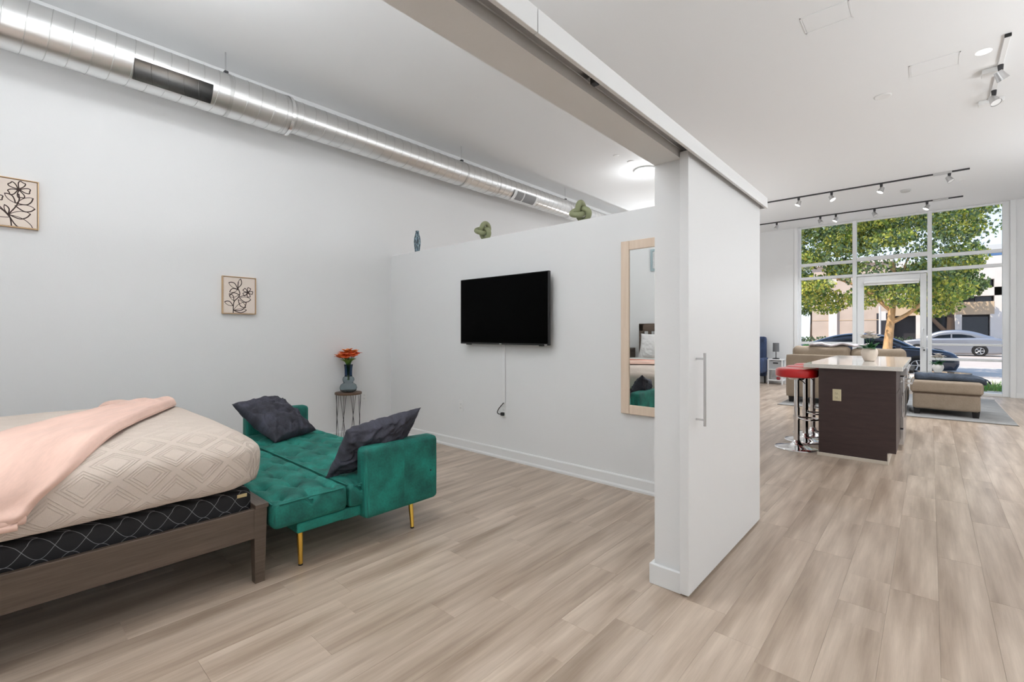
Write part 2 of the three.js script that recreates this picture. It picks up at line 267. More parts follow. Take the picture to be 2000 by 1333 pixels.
// ---------- round duct ----------
{
  const cx = -4.75, d = thing('spiral_duct', 'long round galvanised spiral duct hung below the ceiling beside the wall', 'duct', [cx, 3.40, 0]);
  const pitch = 0.1155, hole = { t0: -60, t1: -8, z0: -1.275, z1: -0.74 };
  const sect = (z0, z1, r, yc, open) => {
    const P = [], N = [], UV = [], I = [], zs = []; const th = []; for (let a = 0; a <= 360; a += 4) th.push(a - 180);
    const marks = open ? [z0, hole.z0, hole.z1, z1] : [z0, z1];
    marks.forEach((m, i) => { if (i) for (let k = i === 1 ? 0 : 1; k <= 6; k++) zs.push(marks[i - 1] + (m - marks[i - 1]) * k / 6); });
    zs.forEach((z) => th.forEach((a) => { const q = a * Math.PI / 180; P.push(r * Math.cos(q), yc + r * Math.sin(q), z); N.push(Math.cos(q), Math.sin(q), 0); UV.push(z, q * r); }));
    for (let i = 0; i < zs.length - 1; i++) for (let j = 0; j < th.length - 1; j++) {
      if (open && th[j] >= hole.t0 - 0.1 && th[j + 1] <= hole.t1 + 0.1 && zs[i] >= hole.z0 - 1e-4 && zs[i + 1] <= hole.z1 + 1e-4) continue;
      const a = i * th.length + j, b = a + 1, c = a + th.length, e = c + 1; I.push(a, b, e, a, e, c);
    }
    const g = new THREE.BufferGeometry(); g.setAttribute('position', new THREE.Float32BufferAttribute(P, 3)); g.setAttribute('normal', new THREE.Float32BufferAttribute(N, 3)); g.setAttribute('uv', new THREE.Float32BufferAttribute(UV, 2)); g.setIndex(I);
    const m = part('duct_section', g, M.galv, d); m.material.side = THREE.DoubleSide;
    const seams = [], turns = Math.abs(z1 - z0) / pitch; let run = [];
    const flush = () => { if (run.length > 3) seams.push(new THREE.TubeGeometry(new THREE.CatmullRomCurve3(run), run.length * 2, 0.0028, 5)); run = []; };
    for (let s = 0; s <= turns * 40; s++) { const a = s / 40 * 360, w = ((a + 180) % 360) - 180, z = z1 - s / 40 * pitch, q = a * Math.PI / 180; if (z < z0 + 0.01 || z > z1 - 0.01) continue; if (open && w > hole.t0 - 3 && w < hole.t1 + 3 && z > hole.z0 && z < hole.z1) { flush(); continue; } run.push(V(Math.cos(q) * (r + 0.0005), yc + Math.sin(q) * (r + 0.0005), z)); }
    flush(); part('spiral_seam', seams, M.galvSeam, m);
    return m;
  };
  sect(-1.95, ZB, 0.1825, -0.010, true); sect(-4.9, -1.95, 0.158, 0.0, false); sect(-12.9, -4.9, 0.148, 0.005, false);
  const ring = (z, r, yc, w, n, m) => part(n, new THREE.CylinderGeometry(r, r, w, 72, 1, true).rotateX(Math.PI / 2).translate(0, yc, z), m || M.galvSeam, d);
  ring(-1.955, 0.187, -0.010, 0.03, 'joint_band', S({ color: new THREE.Color().setRGB(0.9, 0.9, 0.9), metalness: 1, roughness: 0.2 })); ring(-4.9, 0.161, 0.0, 0.02, 'joint_band'); ring(-1.90, 0.184, -0.010, 0.006, 'joint_band'); ring(-2.0, 0.16, 0.0, 0.006, 'joint_band');
  part('reducer', lathe([[0.1825, 0], [0.158, 0.02]], 72).rotateX(-Math.PI / 2).translate(0, -0.005, -1.95), M.galv, d);
  for (const [z, r] of [[-1.42, 0.184], [-4.27, 0.1595], [-6.69, 0.1495]]) {
    const yc = r > 0.18 ? -0.010 : 0, st = ring(z, r + 0.002, yc, 0.028, 'strap');
    part('bracket', [rbx(-0.03, 0.03, yc + r - 0.002, yc + r + 0.03, z - 0.016, z + 0.016, 0.003)], M.darkGrey, st);
    part('hanger_rod', rod([0, yc + r + 0.02, z], [0, YC - 3.40, z], 0.005), M.steel, st);
  }
  // register further along
  const R = 0.1605, reg = grid(16, 2, (u, v) => { const a = (-70 + 62 * u) * Math.PI / 180; return [R * Math.cos(a), R * Math.sin(a), -5.2 - v * 0.55]; });
  const rg = part('register', reg, M.whiteMetal, d, 'pale rectangular air register'); rg.material = M.whiteMetal.clone(); rg.material.side = THREE.DoubleSide;
  const lou = S({ color: new THREE.Color().setRGB(0.32, 0.32, 0.32), roughness: 0.6 });
  for (let k = 0; k < 15; k++) { const a = (-62 + 46 * k / 14) * Math.PI / 180, x = R * Math.cos(a), y = R * Math.sin(a); part('louver', bx(x, x + 0.005, y - 0.0045, y + 0.0045, -5.44, -5.70), lou, rg); part('louver', bx(x, x + 0.005, y - 0.0035, y + 0.0035, -5.26, -5.41), lou, rg); }
}
// ---------- ceiling lights ----------
const lampLight = (x, y, z, I, rad, c = 0xf7fbff) => { const l = new THREE.PointLight(c, I); l.position.set(x, y, z); l.castShadow = true; l.shadow.radius = rad; scene.add(l); return l; };
function flush(x, z, label, I) {
  const t = thing('ceiling_light', label, 'ceiling light', [x, YC, z], 'round flush ceiling lights');
  part('ring', lathe([[0.168, 0], [0.178, -0.004], [0.178, -0.016], [0.168, -0.02]], 48), M.whiteMetal, t); part('ring', lathe([[0.168, -0.062], [0.174, -0.066], [0.168, -0.07]], 48), M.whiteMetal, t);
  part('diffuser', lathe([[0.0, -0.098], [0.06, -0.096], [0.12, -0.088], [0.155, -0.076], [0.168, -0.06], [0.17, -0.03]], 48), M.dome, t);
  lampLight(x, YC - 0.17, z, I, 8.5);
}
flush(-3.30, -6.80, 'round white flush ceiling light beyond the half-height partition', 1.0);
flush(-3.30, -0.75, 'round white flush ceiling light above the foot of the bed', 2.0);
flush(-1.9, -1.45, 'added round white flush ceiling light out of view between the beam and the television', 1.5);  // added fixture, out of view: brightens the television wall and floor
// added torchiere floor lamps, unseen: put in to wash the ceiling with light
function torchiere(x, z, label, I) {
  const t = thing('added_floor_lamp', label, 'floor lamp', [x, 0, z], 'added torchiere floor lamps');
  part('base', lathe([[0, 0], [0.14, 0], [0.14, 0.018], [0.03, 0.03], [0, 0.03]], 40), M.darkGrey, t); part('pole', rod([0, 0.02, 0], [0, 1.72, 0], 0.012), M.darkGrey, t);
  part('bowl', lathe([[0.012, 1.70], [0.08, 1.715], [0.14, 1.75], [0.165, 1.80]], 40), M.whiteMetal, t).material.side = THREE.DoubleSide; part('diffuser', disc(0, 1.79, 0, 0.155, 0.006, 40), M.dome, t);
  const s = new THREE.SpotLight(0xf7fbff, I, 0, 1.42, 0.4); s.position.set(x, 1.815, z); s.target.position.set(x, 3.8, z); s.castShadow = true; s.shadow.radius = 6; scene.add(s, s.target);
}
torchiere(-1.7, 0.95, 'added dark torchiere floor lamp standing unseen beside the bed near the beam', 14);
torchiere(2.25, -3.2, 'added dark torchiere floor lamp standing unseen against the kitchen wall', 6);
torchiere(-4.3, -9.0, 'added dark torchiere floor lamp standing unseen behind the partition', 7);
// added globe pendants, unseen, over bed, hall and kitchen to even out the light
function pendant(x, y, z, label, I) {
  const t = thing('added_globe_pendant', label, 'pendant light', [x, y, z], 'added opal globe pendant lights');
  part('canopy', lathe([[0, YC - y - 0.03], [0.05, YC - y - 0.03], [0.06, YC - y]], 32), M.whiteMetal, t); part('cord', rod([0, 0.14, 0], [0, YC - y - 0.02, 0], 0.004), M.white, t); part('cap', rod([0, 0.11, 0], [0, 0.15, 0], 0.03, 0.02, 20), M.whiteMetal, t);
  part('globe', new THREE.SphereGeometry(0.125, 32, 20), M.dome, t); lampLight(x, y, z, I, 6.5);
}
pendant(-2.3, 2.3, 0.55, 'added opal globe pendant hanging unseen over the bed', 1.0);
pendant(-1.35, 2.3, 0.1, 'added opal globe pendant hanging unseen between the bed and the beam', 0.6);
pendant(2.2, 2.3, -1.4, 'added opal globe pendant hanging unseen in the hall beside the sliding door', 2.2);
pendant(1.9, 2.3, -5.2, 'added opal globe pendant hanging unseen over the kitchen near the hall', 4.0);
pendant(1.9, 2.3, -9.0, 'added opal globe pendant hanging unseen over the kitchen near the window', 2.8);
pendant(-3.3, 2.3, -9.5, 'added opal globe pendant hanging unseen behind the sliding door', 0.7);
// track lights: a rail on the ceiling with adjustable heads
function head(parent, p, aim, lit) {
  const h = part('lamp_head', rod([p[0], p[1], p[2]], [p[0], p[1] - 0.05, p[2]], 0.022, 0.018, 12), M.darkGrey, parent);
  const dir = V(...aim).normalize(), o = V(p[0], p[1] - 0.10, p[2]);
  part('arm', rod([p[0], p[1] - 0.04, p[2]], [p[0], p[1] - 0.11, p[2]], 0.007), M.darkGrey, h);
  const a = o.clone().addScaledVector(dir, -0.045), b = o.clone().addScaledVector(dir, 0.045);
  part('shade', rod(a.toArray(), b.toArray(), 0.03, 0.046, 20, false), M.steel, h).material.side = THREE.DoubleSide;
  const q = b.clone().addScaledVector(dir, -0.012), e = b.clone().addScaledVector(dir, -0.006);
  part('bulb', rod(q.toArray(), e.toArray(), 0.042, 0.042, 20), lit ? M.bulb : M.white, h);
  if (lit) { const s = new THREE.SpotLight(0xfff4e6, lit, 0, 0.95, 0.6); s.position.copy(b).addScaledVector(dir, 0.01); s.target.position.copy(b).addScaledVector(dir, 2); s.castShadow = true; s.shadow.radius = 2; scene.add(s, s.target); }
}
function track(z, xs, x0, x1, label, lit) {
  const t = thing('track_light', label, 'track light', [0, YC, z], 'track lights by the window');
  part('rail', rbx(x0, x1, -0.022, 0, -0.017, 0.017, 0.003), M.darkGrey, t); part('feed_box', rbx(x1 - 0.42, x1 - 0.2, -0.034, 0, -0.035, 0.035, 0.006), M.steel, t);
  t.updateMatrixWorld();
  xs.forEach((x, i) => { head(t, [x, -0.022, 0], [i % 2 ? 0.55 : -0.5, -1, 0.25], 0); });
  xs.forEach((x, i) => { if (!lit.includes(i)) return; const s = new THREE.SpotLight(0xf7fbff, 8, 0, 1.0, 0.6); s.position.set(x + (i % 2 ? 0.03 : -0.03), YC - 0.185, z + 0.02); s.target.position.set(x + (i % 2 ? 1 : -1), 1.2, z + 0.5); s.castShadow = true; s.shadow.radius = 2; scene.add(s, s.target); t.children.filter((m) => m.name === 'lamp_head')[i].children.find((m) => m.name === 'bulb').material = M.bulb; });
}
track(-10.05, [-1.83, -1.32, -0.62, 0.22], -2.9, 0.45, 'dark ceiling track with four lamp heads nearer the kitchen island', [0, 1, 2]);
track(-12.0, [-2.62, -1.78, -1.5, -0.85, -0.05], -3.2, 0.45, 'dark ceiling track with five lamp heads right before the window', [2, 4]);
{
  const t = thing('track_light', 'short white ceiling track with two lamp heads above the kitchen aisle', 'track light', [0.49, YC, -6.45]);
  part('rail', [rbx(-0.019, 0.019, -0.022, 0, -0.78, 0.68, 0.003)], M.white, t); part('end_cap', rbx(-0.021, 0.021, -0.025, 0, 0.68, 0.7, 0.002), M.black, t, 'black end cap');
  part('feed_box', rbx(-0.10, 0.10, -0.05, 0, -0.86, -0.78, 0.005), M.white, t); part('feed_box', rbx(-0.12, 0.02, -0.045, 0, -0.06, 0.06, 0.005), M.white, t);
  head(t, [0, -0.022, 0.12], [0.5, -1, -0.35], 0); head(t, [0, -0.022, -0.5], [0.4, -1, 0.4], 0);
  t.children.filter((m) => m.name === 'lamp_head')[0].children.find((m) => m.name === 'bulb').material = M.bulb;
  const s = new THREE.SpotLight(0xf7fbff, 10, 0, 1.1, 0.6); s.position.set(0.52, YC - 0.19, -6.36); s.target.position.set(1.2, 1, -7.2); s.castShadow = true; s.shadow.radius = 2; scene.add(s, s.target);
}
// small things on the ceiling
const onCeiling = (name, label, cat, x, z, r, h, mat) => single(name, label, cat, lathe([[0, -h], [r * 0.8, -h], [r, -h * 0.5], [r, 0]], 32).translate(x, YC, z), mat);
onCeiling('recessed_light', 'bright white round recessed light beside the short white track', 'ceiling light', 0.357, -5.985, 0.055, 0.004, M.disc);
onCeiling('ceiling_speaker', 'round white cover plate on the ceiling between island and sliding door', 'cover plate', -0.38, -6.385, 0.075, 0.012, M.white);
onCeiling('smoke_detector', 'grey round smoke detector between the two dark tracks', 'smoke detector', -0.33, -10.85, 0.075, 0.035, S({ color: new THREE.Color().setRGB(0.55, 0.55, 0.54), roughness: 0.6 }));
onCeiling('sprinkler_cover', 'small white sprinkler cover next to the grey smoke detector', 'sprinkler', 0.39, -10.75, 0.045, 0.008, M.white);
onCeiling('sprinkler_cover', 'small white sprinkler cover nearest the beam above the partition', 'sprinkler', -3.35, -5.97, 0.04, 0.008, M.white);
onCeiling('sprinkler_cover', 'small white sprinkler cover beside the round flush ceiling light', 'sprinkler', -3.31, -6.33, 0.05, 0.01, M.white);
for (const [x0, x1, z0, z1, l] of [[-0.79, -0.46, -4.36, -4.62, 'flat white access panel in the ceiling close to the door header'], [-0.155, 0.205, -5.83, -6.10, 'flat white access panel in the ceiling close to the short track']]) {
  const t = thing('access_panel', l, 'access panel', [0, YC, 0]);
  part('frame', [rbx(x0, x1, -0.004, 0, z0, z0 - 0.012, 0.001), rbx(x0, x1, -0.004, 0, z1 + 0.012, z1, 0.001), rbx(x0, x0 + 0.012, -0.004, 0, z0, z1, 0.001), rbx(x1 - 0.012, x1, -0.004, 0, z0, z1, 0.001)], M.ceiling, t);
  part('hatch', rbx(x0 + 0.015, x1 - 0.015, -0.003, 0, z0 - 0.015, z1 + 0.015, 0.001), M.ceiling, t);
}
// ---------- bed ----------
const BX0 = -3.97, BX1 = -2.472, BZ0 = -0.925, BZ1 = 1.2;
{
  const b = thing('wooden_bed', 'dark brown wooden bed frame with low foot rail and tapered posts', 'bed', [0, 0, 0]);
  part('side_rail', rbx(BX1 - 0.03, BX1 - 0.004, 0.226, 0.372, BZ0 + 0.05, BZ1, 0.004), M.bedWood, b); part('side_rail', rbx(BX0 + 0.004, BX0 + 0.03, 0.226, 0.372, BZ0 + 0.05, BZ1, 0.004), M.bedWood, b);
  part('foot_rail', rbx(BX0 + 0.05, BX1 - 0.05, 0.226, 0.372, BZ0 + 0.012, BZ0 + 0.04, 0.004), M.bedWood, b);
  part('top_cap', rbx(BX0 - 0.004, BX1 + 0.006, 0.37, 0.392, BZ0 - 0.006, BZ0 + 0.058, 0.004), M.bedWood, b);
  const post = (x, z) => { const g = boxUV(new THREE.CylinderGeometry(0.0425, 0.031, 0.37, 4, 1).rotateY(Math.PI / 4).translate(x, 0.185, z)); part('post', toCreasedNormals(g, 0.5), M.bedWood, b); };
  post(BX1 - 0.031, BZ0 + 0.031); post(BX0 + 0.031, BZ0 + 0.031);
  const hb = part('headboard', [rbx(BX0, BX0 + 0.09, 0, 1.40, BZ1 + 0.0, BZ1 + 0.05, 0.006), rbx(BX1 - 0.09, BX1, 0, 1.40, BZ1, BZ1 + 0.05, 0.006), rbx(BX0, BX1, 1.27, 1.41, BZ1, BZ1 + 0.05, 0.006), rbx(BX0 + 0.09, BX1 - 0.09, 0.5, 0.62, BZ1, BZ1 + 0.05, 0.006)], M.bedWood, b);
  part('rail', rbx(BX0 + 0.16, BX1 - 0.16, 1.12, 1.21, BZ1 + 0.01, BZ1 + 0.04, 0.005), M.bedWood, hb); part('rail', rbx(BX0 + 0.16, BX1 - 0.16, 0.98, 1.07, BZ1 + 0.01, BZ1 + 0.04, 0.005), M.bedWood, hb);
  for (let k = 0; k < 5; k++) { const x = BX0 + 0.2 + k * (BX1 - BX0 - 0.4) / 4; part('slat', rbx(x - 0.03, x + 0.03, 0.62, 1.27, BZ1 + 0.015, BZ1 + 0.038, 0.004), M.bedWood, hb); }
  for (let k = 0; k < 6; k++) part('cross_slat', rbx(BX0 + 0.03, BX1 - 0.03, 0.272, 0.29, BZ0 + 0.25 + k * 0.36, BZ0 + 0.33 + k * 0.36, 0.002), M.bedWood, b);
}
{
  const map = canvasTex(512, 256, (c, w, h) => {                        // stitched lattice of long ovals, one tile 0.36 x 0.16 m
    c.fillStyle = '#1b1b1e'; c.fillRect(0, 0, w, h); c.lineWidth = 3.2; c.strokeStyle = '#8d8d90';
    for (let r = -1; r < 3; r++) for (const s of [-1, 1]) { c.beginPath(); for (let x = 0; x <= w; x += 4) { const y = (r + 0.5) * h / 1 * 0.5 + s * Math.cos(x / w * Math.PI * 4 + r * Math.PI) * h * 0.25; x ? c.lineTo(x, y) : c.moveTo(x, y); } c.stroke(); }
  });
  const bump = tex(256, 64, (u, v) => 128 + 100 * Math.sin(v * Math.PI * 6) * (0.5 + perlin.noise(u * 8, v * 3, 2)), false);
  map.repeat.set(1 / 0.36, 1 / 0.16); map.rotation = 0; bump.repeat.set(1 / 0.5, 1 / 0.2);
  const g = softBox(BX1 - BX0 - 0.08, 0.18, BZ1 - BZ0 - 0.1, 0.03, [12, 6, 24], (v, o) => { v.x += 0.004 * fbm(o.z * 6, o.y * 9, 2); });
  const p = g.attributes.position, uv = g.attributes.uv; for (let i = 0; i < p.count; i++) uv.setXY(i, p.getZ(i) + p.getX(i), p.getY(i));
  const m = thing('box_spring', 'black quilted box spring with a pale stitched lattice in the bed frame', 'box spring', [(BX0 + BX1) / 2 - 0.008, 0.29, (BZ0 + BZ1) / 2]);
  const body = part('body', g.translate(0, 0.09, 0), S({ map, roughness: 0.75, bumpMap: bump, bumpScale: 0.003 }), m);
  part('corner_tag', softBox(0.004, 0.018, 0.045, 0.002, [1, 4, 8]).translate((BX1 - BX0 - 0.08) / 2 + 0.001, 0.15, -(BZ1 - BZ0 - 0.1) / 2 + 0.05), S({ color: 0xcdb98a, roughness: 0.6 }), m, 'small cream label');
}
const bedTop = (x, z) => { // height of the coverlet surface
  const cx = (BX0 + BX1) / 2, a = Math.min(1, Math.abs(x - cx) / 0.76), b = Math.min(1, Math.max(0, (-z - 0.15) / 0.75)); return 0.79 - 0.028 * a ** 3 - 0.03 * b ** 3;
};
{
  const W = BX1 - BX0 + 0.01, D = BZ1 - BZ0 - 0.01, H = 0.335;
  const bump = tex(512, 512, (u, v) => {                                // tufted diamond trellis: three raised cords each way
    const a = (u + v) % 1, b = (u - v + 2) % 1, d = Math.min(a, 1 - a, b, 1 - b) + 0.006 * perlin.noise(u * 60, v * 60, 3);
    let k = 0; for (const c of [0.10, 0.18, 0.26]) k = Math.max(k, 1 - Math.abs(d - c) / 0.024);
    return 80 + 150 * Math.max(0, k) * (0.75 + 0.5 * perlin.noise(u * 90, v * 90, 7)) + 12 * perlin.noise(u * 60, v * 60, 1);
  }, false);
  const fold = tex(256, 256, (u, v) => 240 + 8 * fbm(u * 5, v * 5, 2, 4) + 6 * (hash(u * 256, v * 256) - 0.5));
  bump.repeat.set(1 / 0.2, 1 / 0.2); fold.repeat.set(1.3, 1.3);
  const g = softBox(W, H, D, 0.13, [44, 18, 56], (v, o) => {
    const wx = v.x + (BX0 + BX1) / 2, wz = v.z + (BZ0 + BZ1) / 2 + 0.02;
    v.y += (bedTop(wx, wz) - 0.79) * THREE.MathUtils.smoothstep(v.y, 0, H / 2 - 0.02);
    v.y += 0.006 * fbm(wx * 3, o.y * 4, wz * 3);
    const low = Math.max(0, -v.y / (H / 2)); v.x -= Math.sign(v.x) * low * low * 0.012; v.z -= Math.sign(v.z) * low * low * 0.01;
    const sidex = Math.abs(o.x) > W / 2 - 1e-6, sidez = Math.abs(o.z) > D / 2 - 1e-6;
    if (sidex) v.x += Math.sign(o.x) * (0.010 * fbm(wz * 5, o.y * 5, 4) + 0.016 * (1 - (o.y / (H / 2)) ** 2)); if (sidez) v.z += Math.sign(o.z) * (0.012 * fbm(wx * 5, o.y * 5, 8) + 0.028 * (1 - (o.y / (H / 2)) ** 2));
    if (o.y < -H / 2 + 0.04) { v.y += 0.012 * fbm(wx * 9, wz * 9, 1); if (o.y < -H / 2 + 1e-6 && !sidex && !sidez) v.y += 0.01; else if (v.y < -H / 2 + 0.13) v.y = Math.min(v.y, -H / 2 + 0.13); }
  });
  // the lower edge hangs straight: undo the rounding under the mattress
  const p = g.attributes.position; for (let i = 0; i < p.count; i++) { const y = p.getY(i); if (y < -H / 2 + 0.12) { const k = (-H / 2 + 0.13 - y) / 0.13, x = p.getX(i), z = p.getZ(i); const ex = Math.abs(x) / (W / 2), ez = Math.abs(z) / (D / 2); if (ex > 0.9) p.setX(i, Math.sign(x) * (Math.abs(x) + k * k * 0.085)); if (ez > 0.93) p.setZ(i, Math.sign(z) * (Math.abs(z) + k * k * 0.07)); } }
  g.computeVertexNormals();
  const t = thing('mattress', 'thick mattress under a cream tufted coverlet with diamond trellis pattern', 'mattress', [(BX0 + BX1) / 2, 0.79 - H / 2, (BZ0 + BZ1) / 2 + 0.02]);
  part('coverlet', g, PH({ color: new THREE.Color().setRGB(0.74, 0.63, 0.545), map: fold, roughness: 0.95, sheen: 0.3, sheenColor: new THREE.Color(0.9, 0.8, 0.7), bumpMap: bump, bumpScale: 0.0045 }), t);
}
{ // pink throw lying across the bed and down its side, doubled over
  const R = [[-4.03, 0.66, -0.80], [-3.97, 0.755, -0.82], [-3.62, 0, -0.80], [-3.29, 0, -0.665], [-2.88, 0, -0.462], [-2.60, 0, -0.33], [-2.475, 0.70, -0.21], [-2.448, 0.62, -0.12], [-2.445, 0.568, -0.085]];
  const L = [[-4.03, 0.66, -0.40], [-3.97, 0.755, -0.46], [-3.62, 0, -0.50], [-3.25, 0, -0.24], [-2.95, 0, -0.02], [-2.62, 0, 0.22], [-2.475, 0.70, 0.32], [-2.45, 0.62, 0.38], [-2.448, 0.568, 0.40]];
  const fix = (a) => new THREE.CatmullRomCurve3(a.map(([x, y, z]) => V(x, y || bedTop(x, z) + 0.012, z)));
  const cr = fix(R), cl = fix(L);
  const top = (u, v, off) => {
    const a = cr.getPoint(v), b = cl.getPoint(v), p = a.clone().lerp(b, u), side = THREE.MathUtils.smoothstep(v, 0.62, 0.82), roll = 0.016 * THREE.MathUtils.smoothstep(v, 0.15, 0.4) * Math.exp(-(((u - 0.05) / 0.06) ** 2)) + 0.016 * Math.exp(-(((v - 0.96) / 0.05) ** 2));
    const wr = 0.010 * fbm(p.x * 3 + p.z * 5, u * 5 - v * 1.5, 3) + 0.005 * Math.sin(u * 15 + v * 5) + roll, h = off * (0.016 + wr + 0.012) * Math.min(1, Math.sin(Math.min(1, Math.max(0, u)) * Math.PI) * 6 + 0.25);
    p.y += h * (1 - side * 0.9); p.x += h * side; return [p.x, p.y, p.z];
  };
  const up = grid(40, 90, (u, v) => top(u, v, 1)), lo = grid(40, 90, (u, v) => top(u, v, 0)), ix = up.index.array;
  const flip = (g) => { const q = g.index.array; for (let i = 0; i < q.length; i += 3) { const k = q[i]; q[i] = q[i + 1]; q[i + 1] = k; } g.computeVertexNormals(); return g; };
  const edge = (f) => flip(grid(90, 2, (u, v) => f(u, v)));
  const g = [flip(up), lo, edge((u, v) => { const a = top(0, u, 0), b = top(0, u, 1); return a.map((x, i) => x + (b[i] - x) * v); }), grid(90, 2, (u, v) => { const a = top(1, u, 0), b = top(1, u, 1); return a.map((x, i) => x + (b[i] - x) * v); })];
  const hem = tube(Array.from({ length: 12 }, (_, i) => { const a = top(i / 11 * 0.98 + 0.01, 1, 0.55); return [a[0] + 0.004, a[1] + 0.002, a[2]]; }), 0.020, 40, 10), hem2 = tube(Array.from({ length: 12 }, (_, i) => { const a = top(i / 11 * 0.94 + 0.05, 0.985, 0.5); return [a[0] + 0.014, a[1] - 0.022, a[2]]; }), 0.015, 40, 10);
  const map = velvetMap(234, 198, 182, 8, 4.4);
  const pink = PH({ map, roughness: 1, sheen: 0.6, sheenColor: new THREE.Color(1, 0.82, 0.74), sheenRoughness: 0.6, side: THREE.DoubleSide });
  const t = thing('throw_blanket', 'soft pink throw blanket draped across the cream bed and down its side', 'blanket');
  part('cloth', g, pink, t); part('rolled_hem', [hem, hem2], pink, t);
}
{ // pillows at the head, seen in the mirror
  const cloth = S({ color: new THREE.Color().setRGB(0.72, 0.71, 0.70), roughness: 0.95, bumpMap: weave, bumpScale: 0.0004 });
  const mk = (x, label) => { const m = single('bed_pillow', label, 'pillow', cushion(0.68, 0.48, 0.2, 0.012, x), cloth, 'white pillows against the headboard'); place(m, [x, 1.0, 1.08], [1, 0, 0], [0, 1, 0.28]); };
  mk(-3.56, 'white bed pillow leaning on the headboard on the duct wall side'); mk(-2.86, 'white bed pillow leaning on the headboard on the open side');
  const sheet = thing('folded_sheet', 'folded pale grey and coral sheet lying across the bed before the pillows', 'sheet', [0, 0, 0]);
  part('cloth', softBox(1.5, 0.03, 0.36, 0.014, [30, 2, 8], (v) => { v.y += 0.006 * fbm(v.x * 4, v.z * 4, 1); }).translate((BX0 + BX1) / 2, 0.792, 0.72), S({ color: 0xb9beb8, roughness: 0.95 }), sheet);
  part('stripe', softBox(1.49, 0.022, 0.09, 0.01, [30, 2, 4], (v) => { v.y += 0.006 * fbm(v.x * 4, v.z * 4, 1); }).translate((BX0 + BX1) / 2, 0.79, 0.5), S({ color: 0xd98a78, roughness: 0.95 }), sheet, 'coral stripe');
  const n = thing('nightstand', 'dark brown nightstand next to the headboard', 'nightstand', [-4.42, 0, 1.2]);
  part('body', rbx(-0.27, 0.27, 0.08, 0.96, -0.2, 0.22, 0.006), M.bedWood, n);
  for (const y of [0.12, 0.4, 0.68]) { const dr = part('drawer', rbx(-0.25, 0.25, y, y + 0.25, -0.216, -0.2, 0.004), M.bedWood, n); part('knob', new THREE.SphereGeometry(0.014, 12, 8).translate(0, y + 0.125, -0.23), M.steel, dr); }
  const v = thing('air_grille', 'white framed return air grille high on the wall behind the bed', 'grille', [-3.55, 2.58, ZB - 0.02]);
  part('frame', [rbx(-0.3, 0.3, 0.16, 0.2, -0.015, 0.02, 0.003), rbx(-0.3, 0.3, -0.2, -0.16, -0.015, 0.02, 0.003), rbx(-0.3, -0.26, -0.16, 0.16, -0.015, 0.02, 0.003), rbx(0.26, 0.3, -0.16, 0.16, -0.015, 0.02, 0.003)], S({ color: 0x9fb0b4, roughness: 0.5 }), v);
  for (let k = 0; k < 12; k++) part('slat', rbx(-0.26, 0.26, -0.15 + k * 0.026, -0.135 + k * 0.026, -0.008, 0.015, 0.002), M.white, v);
}
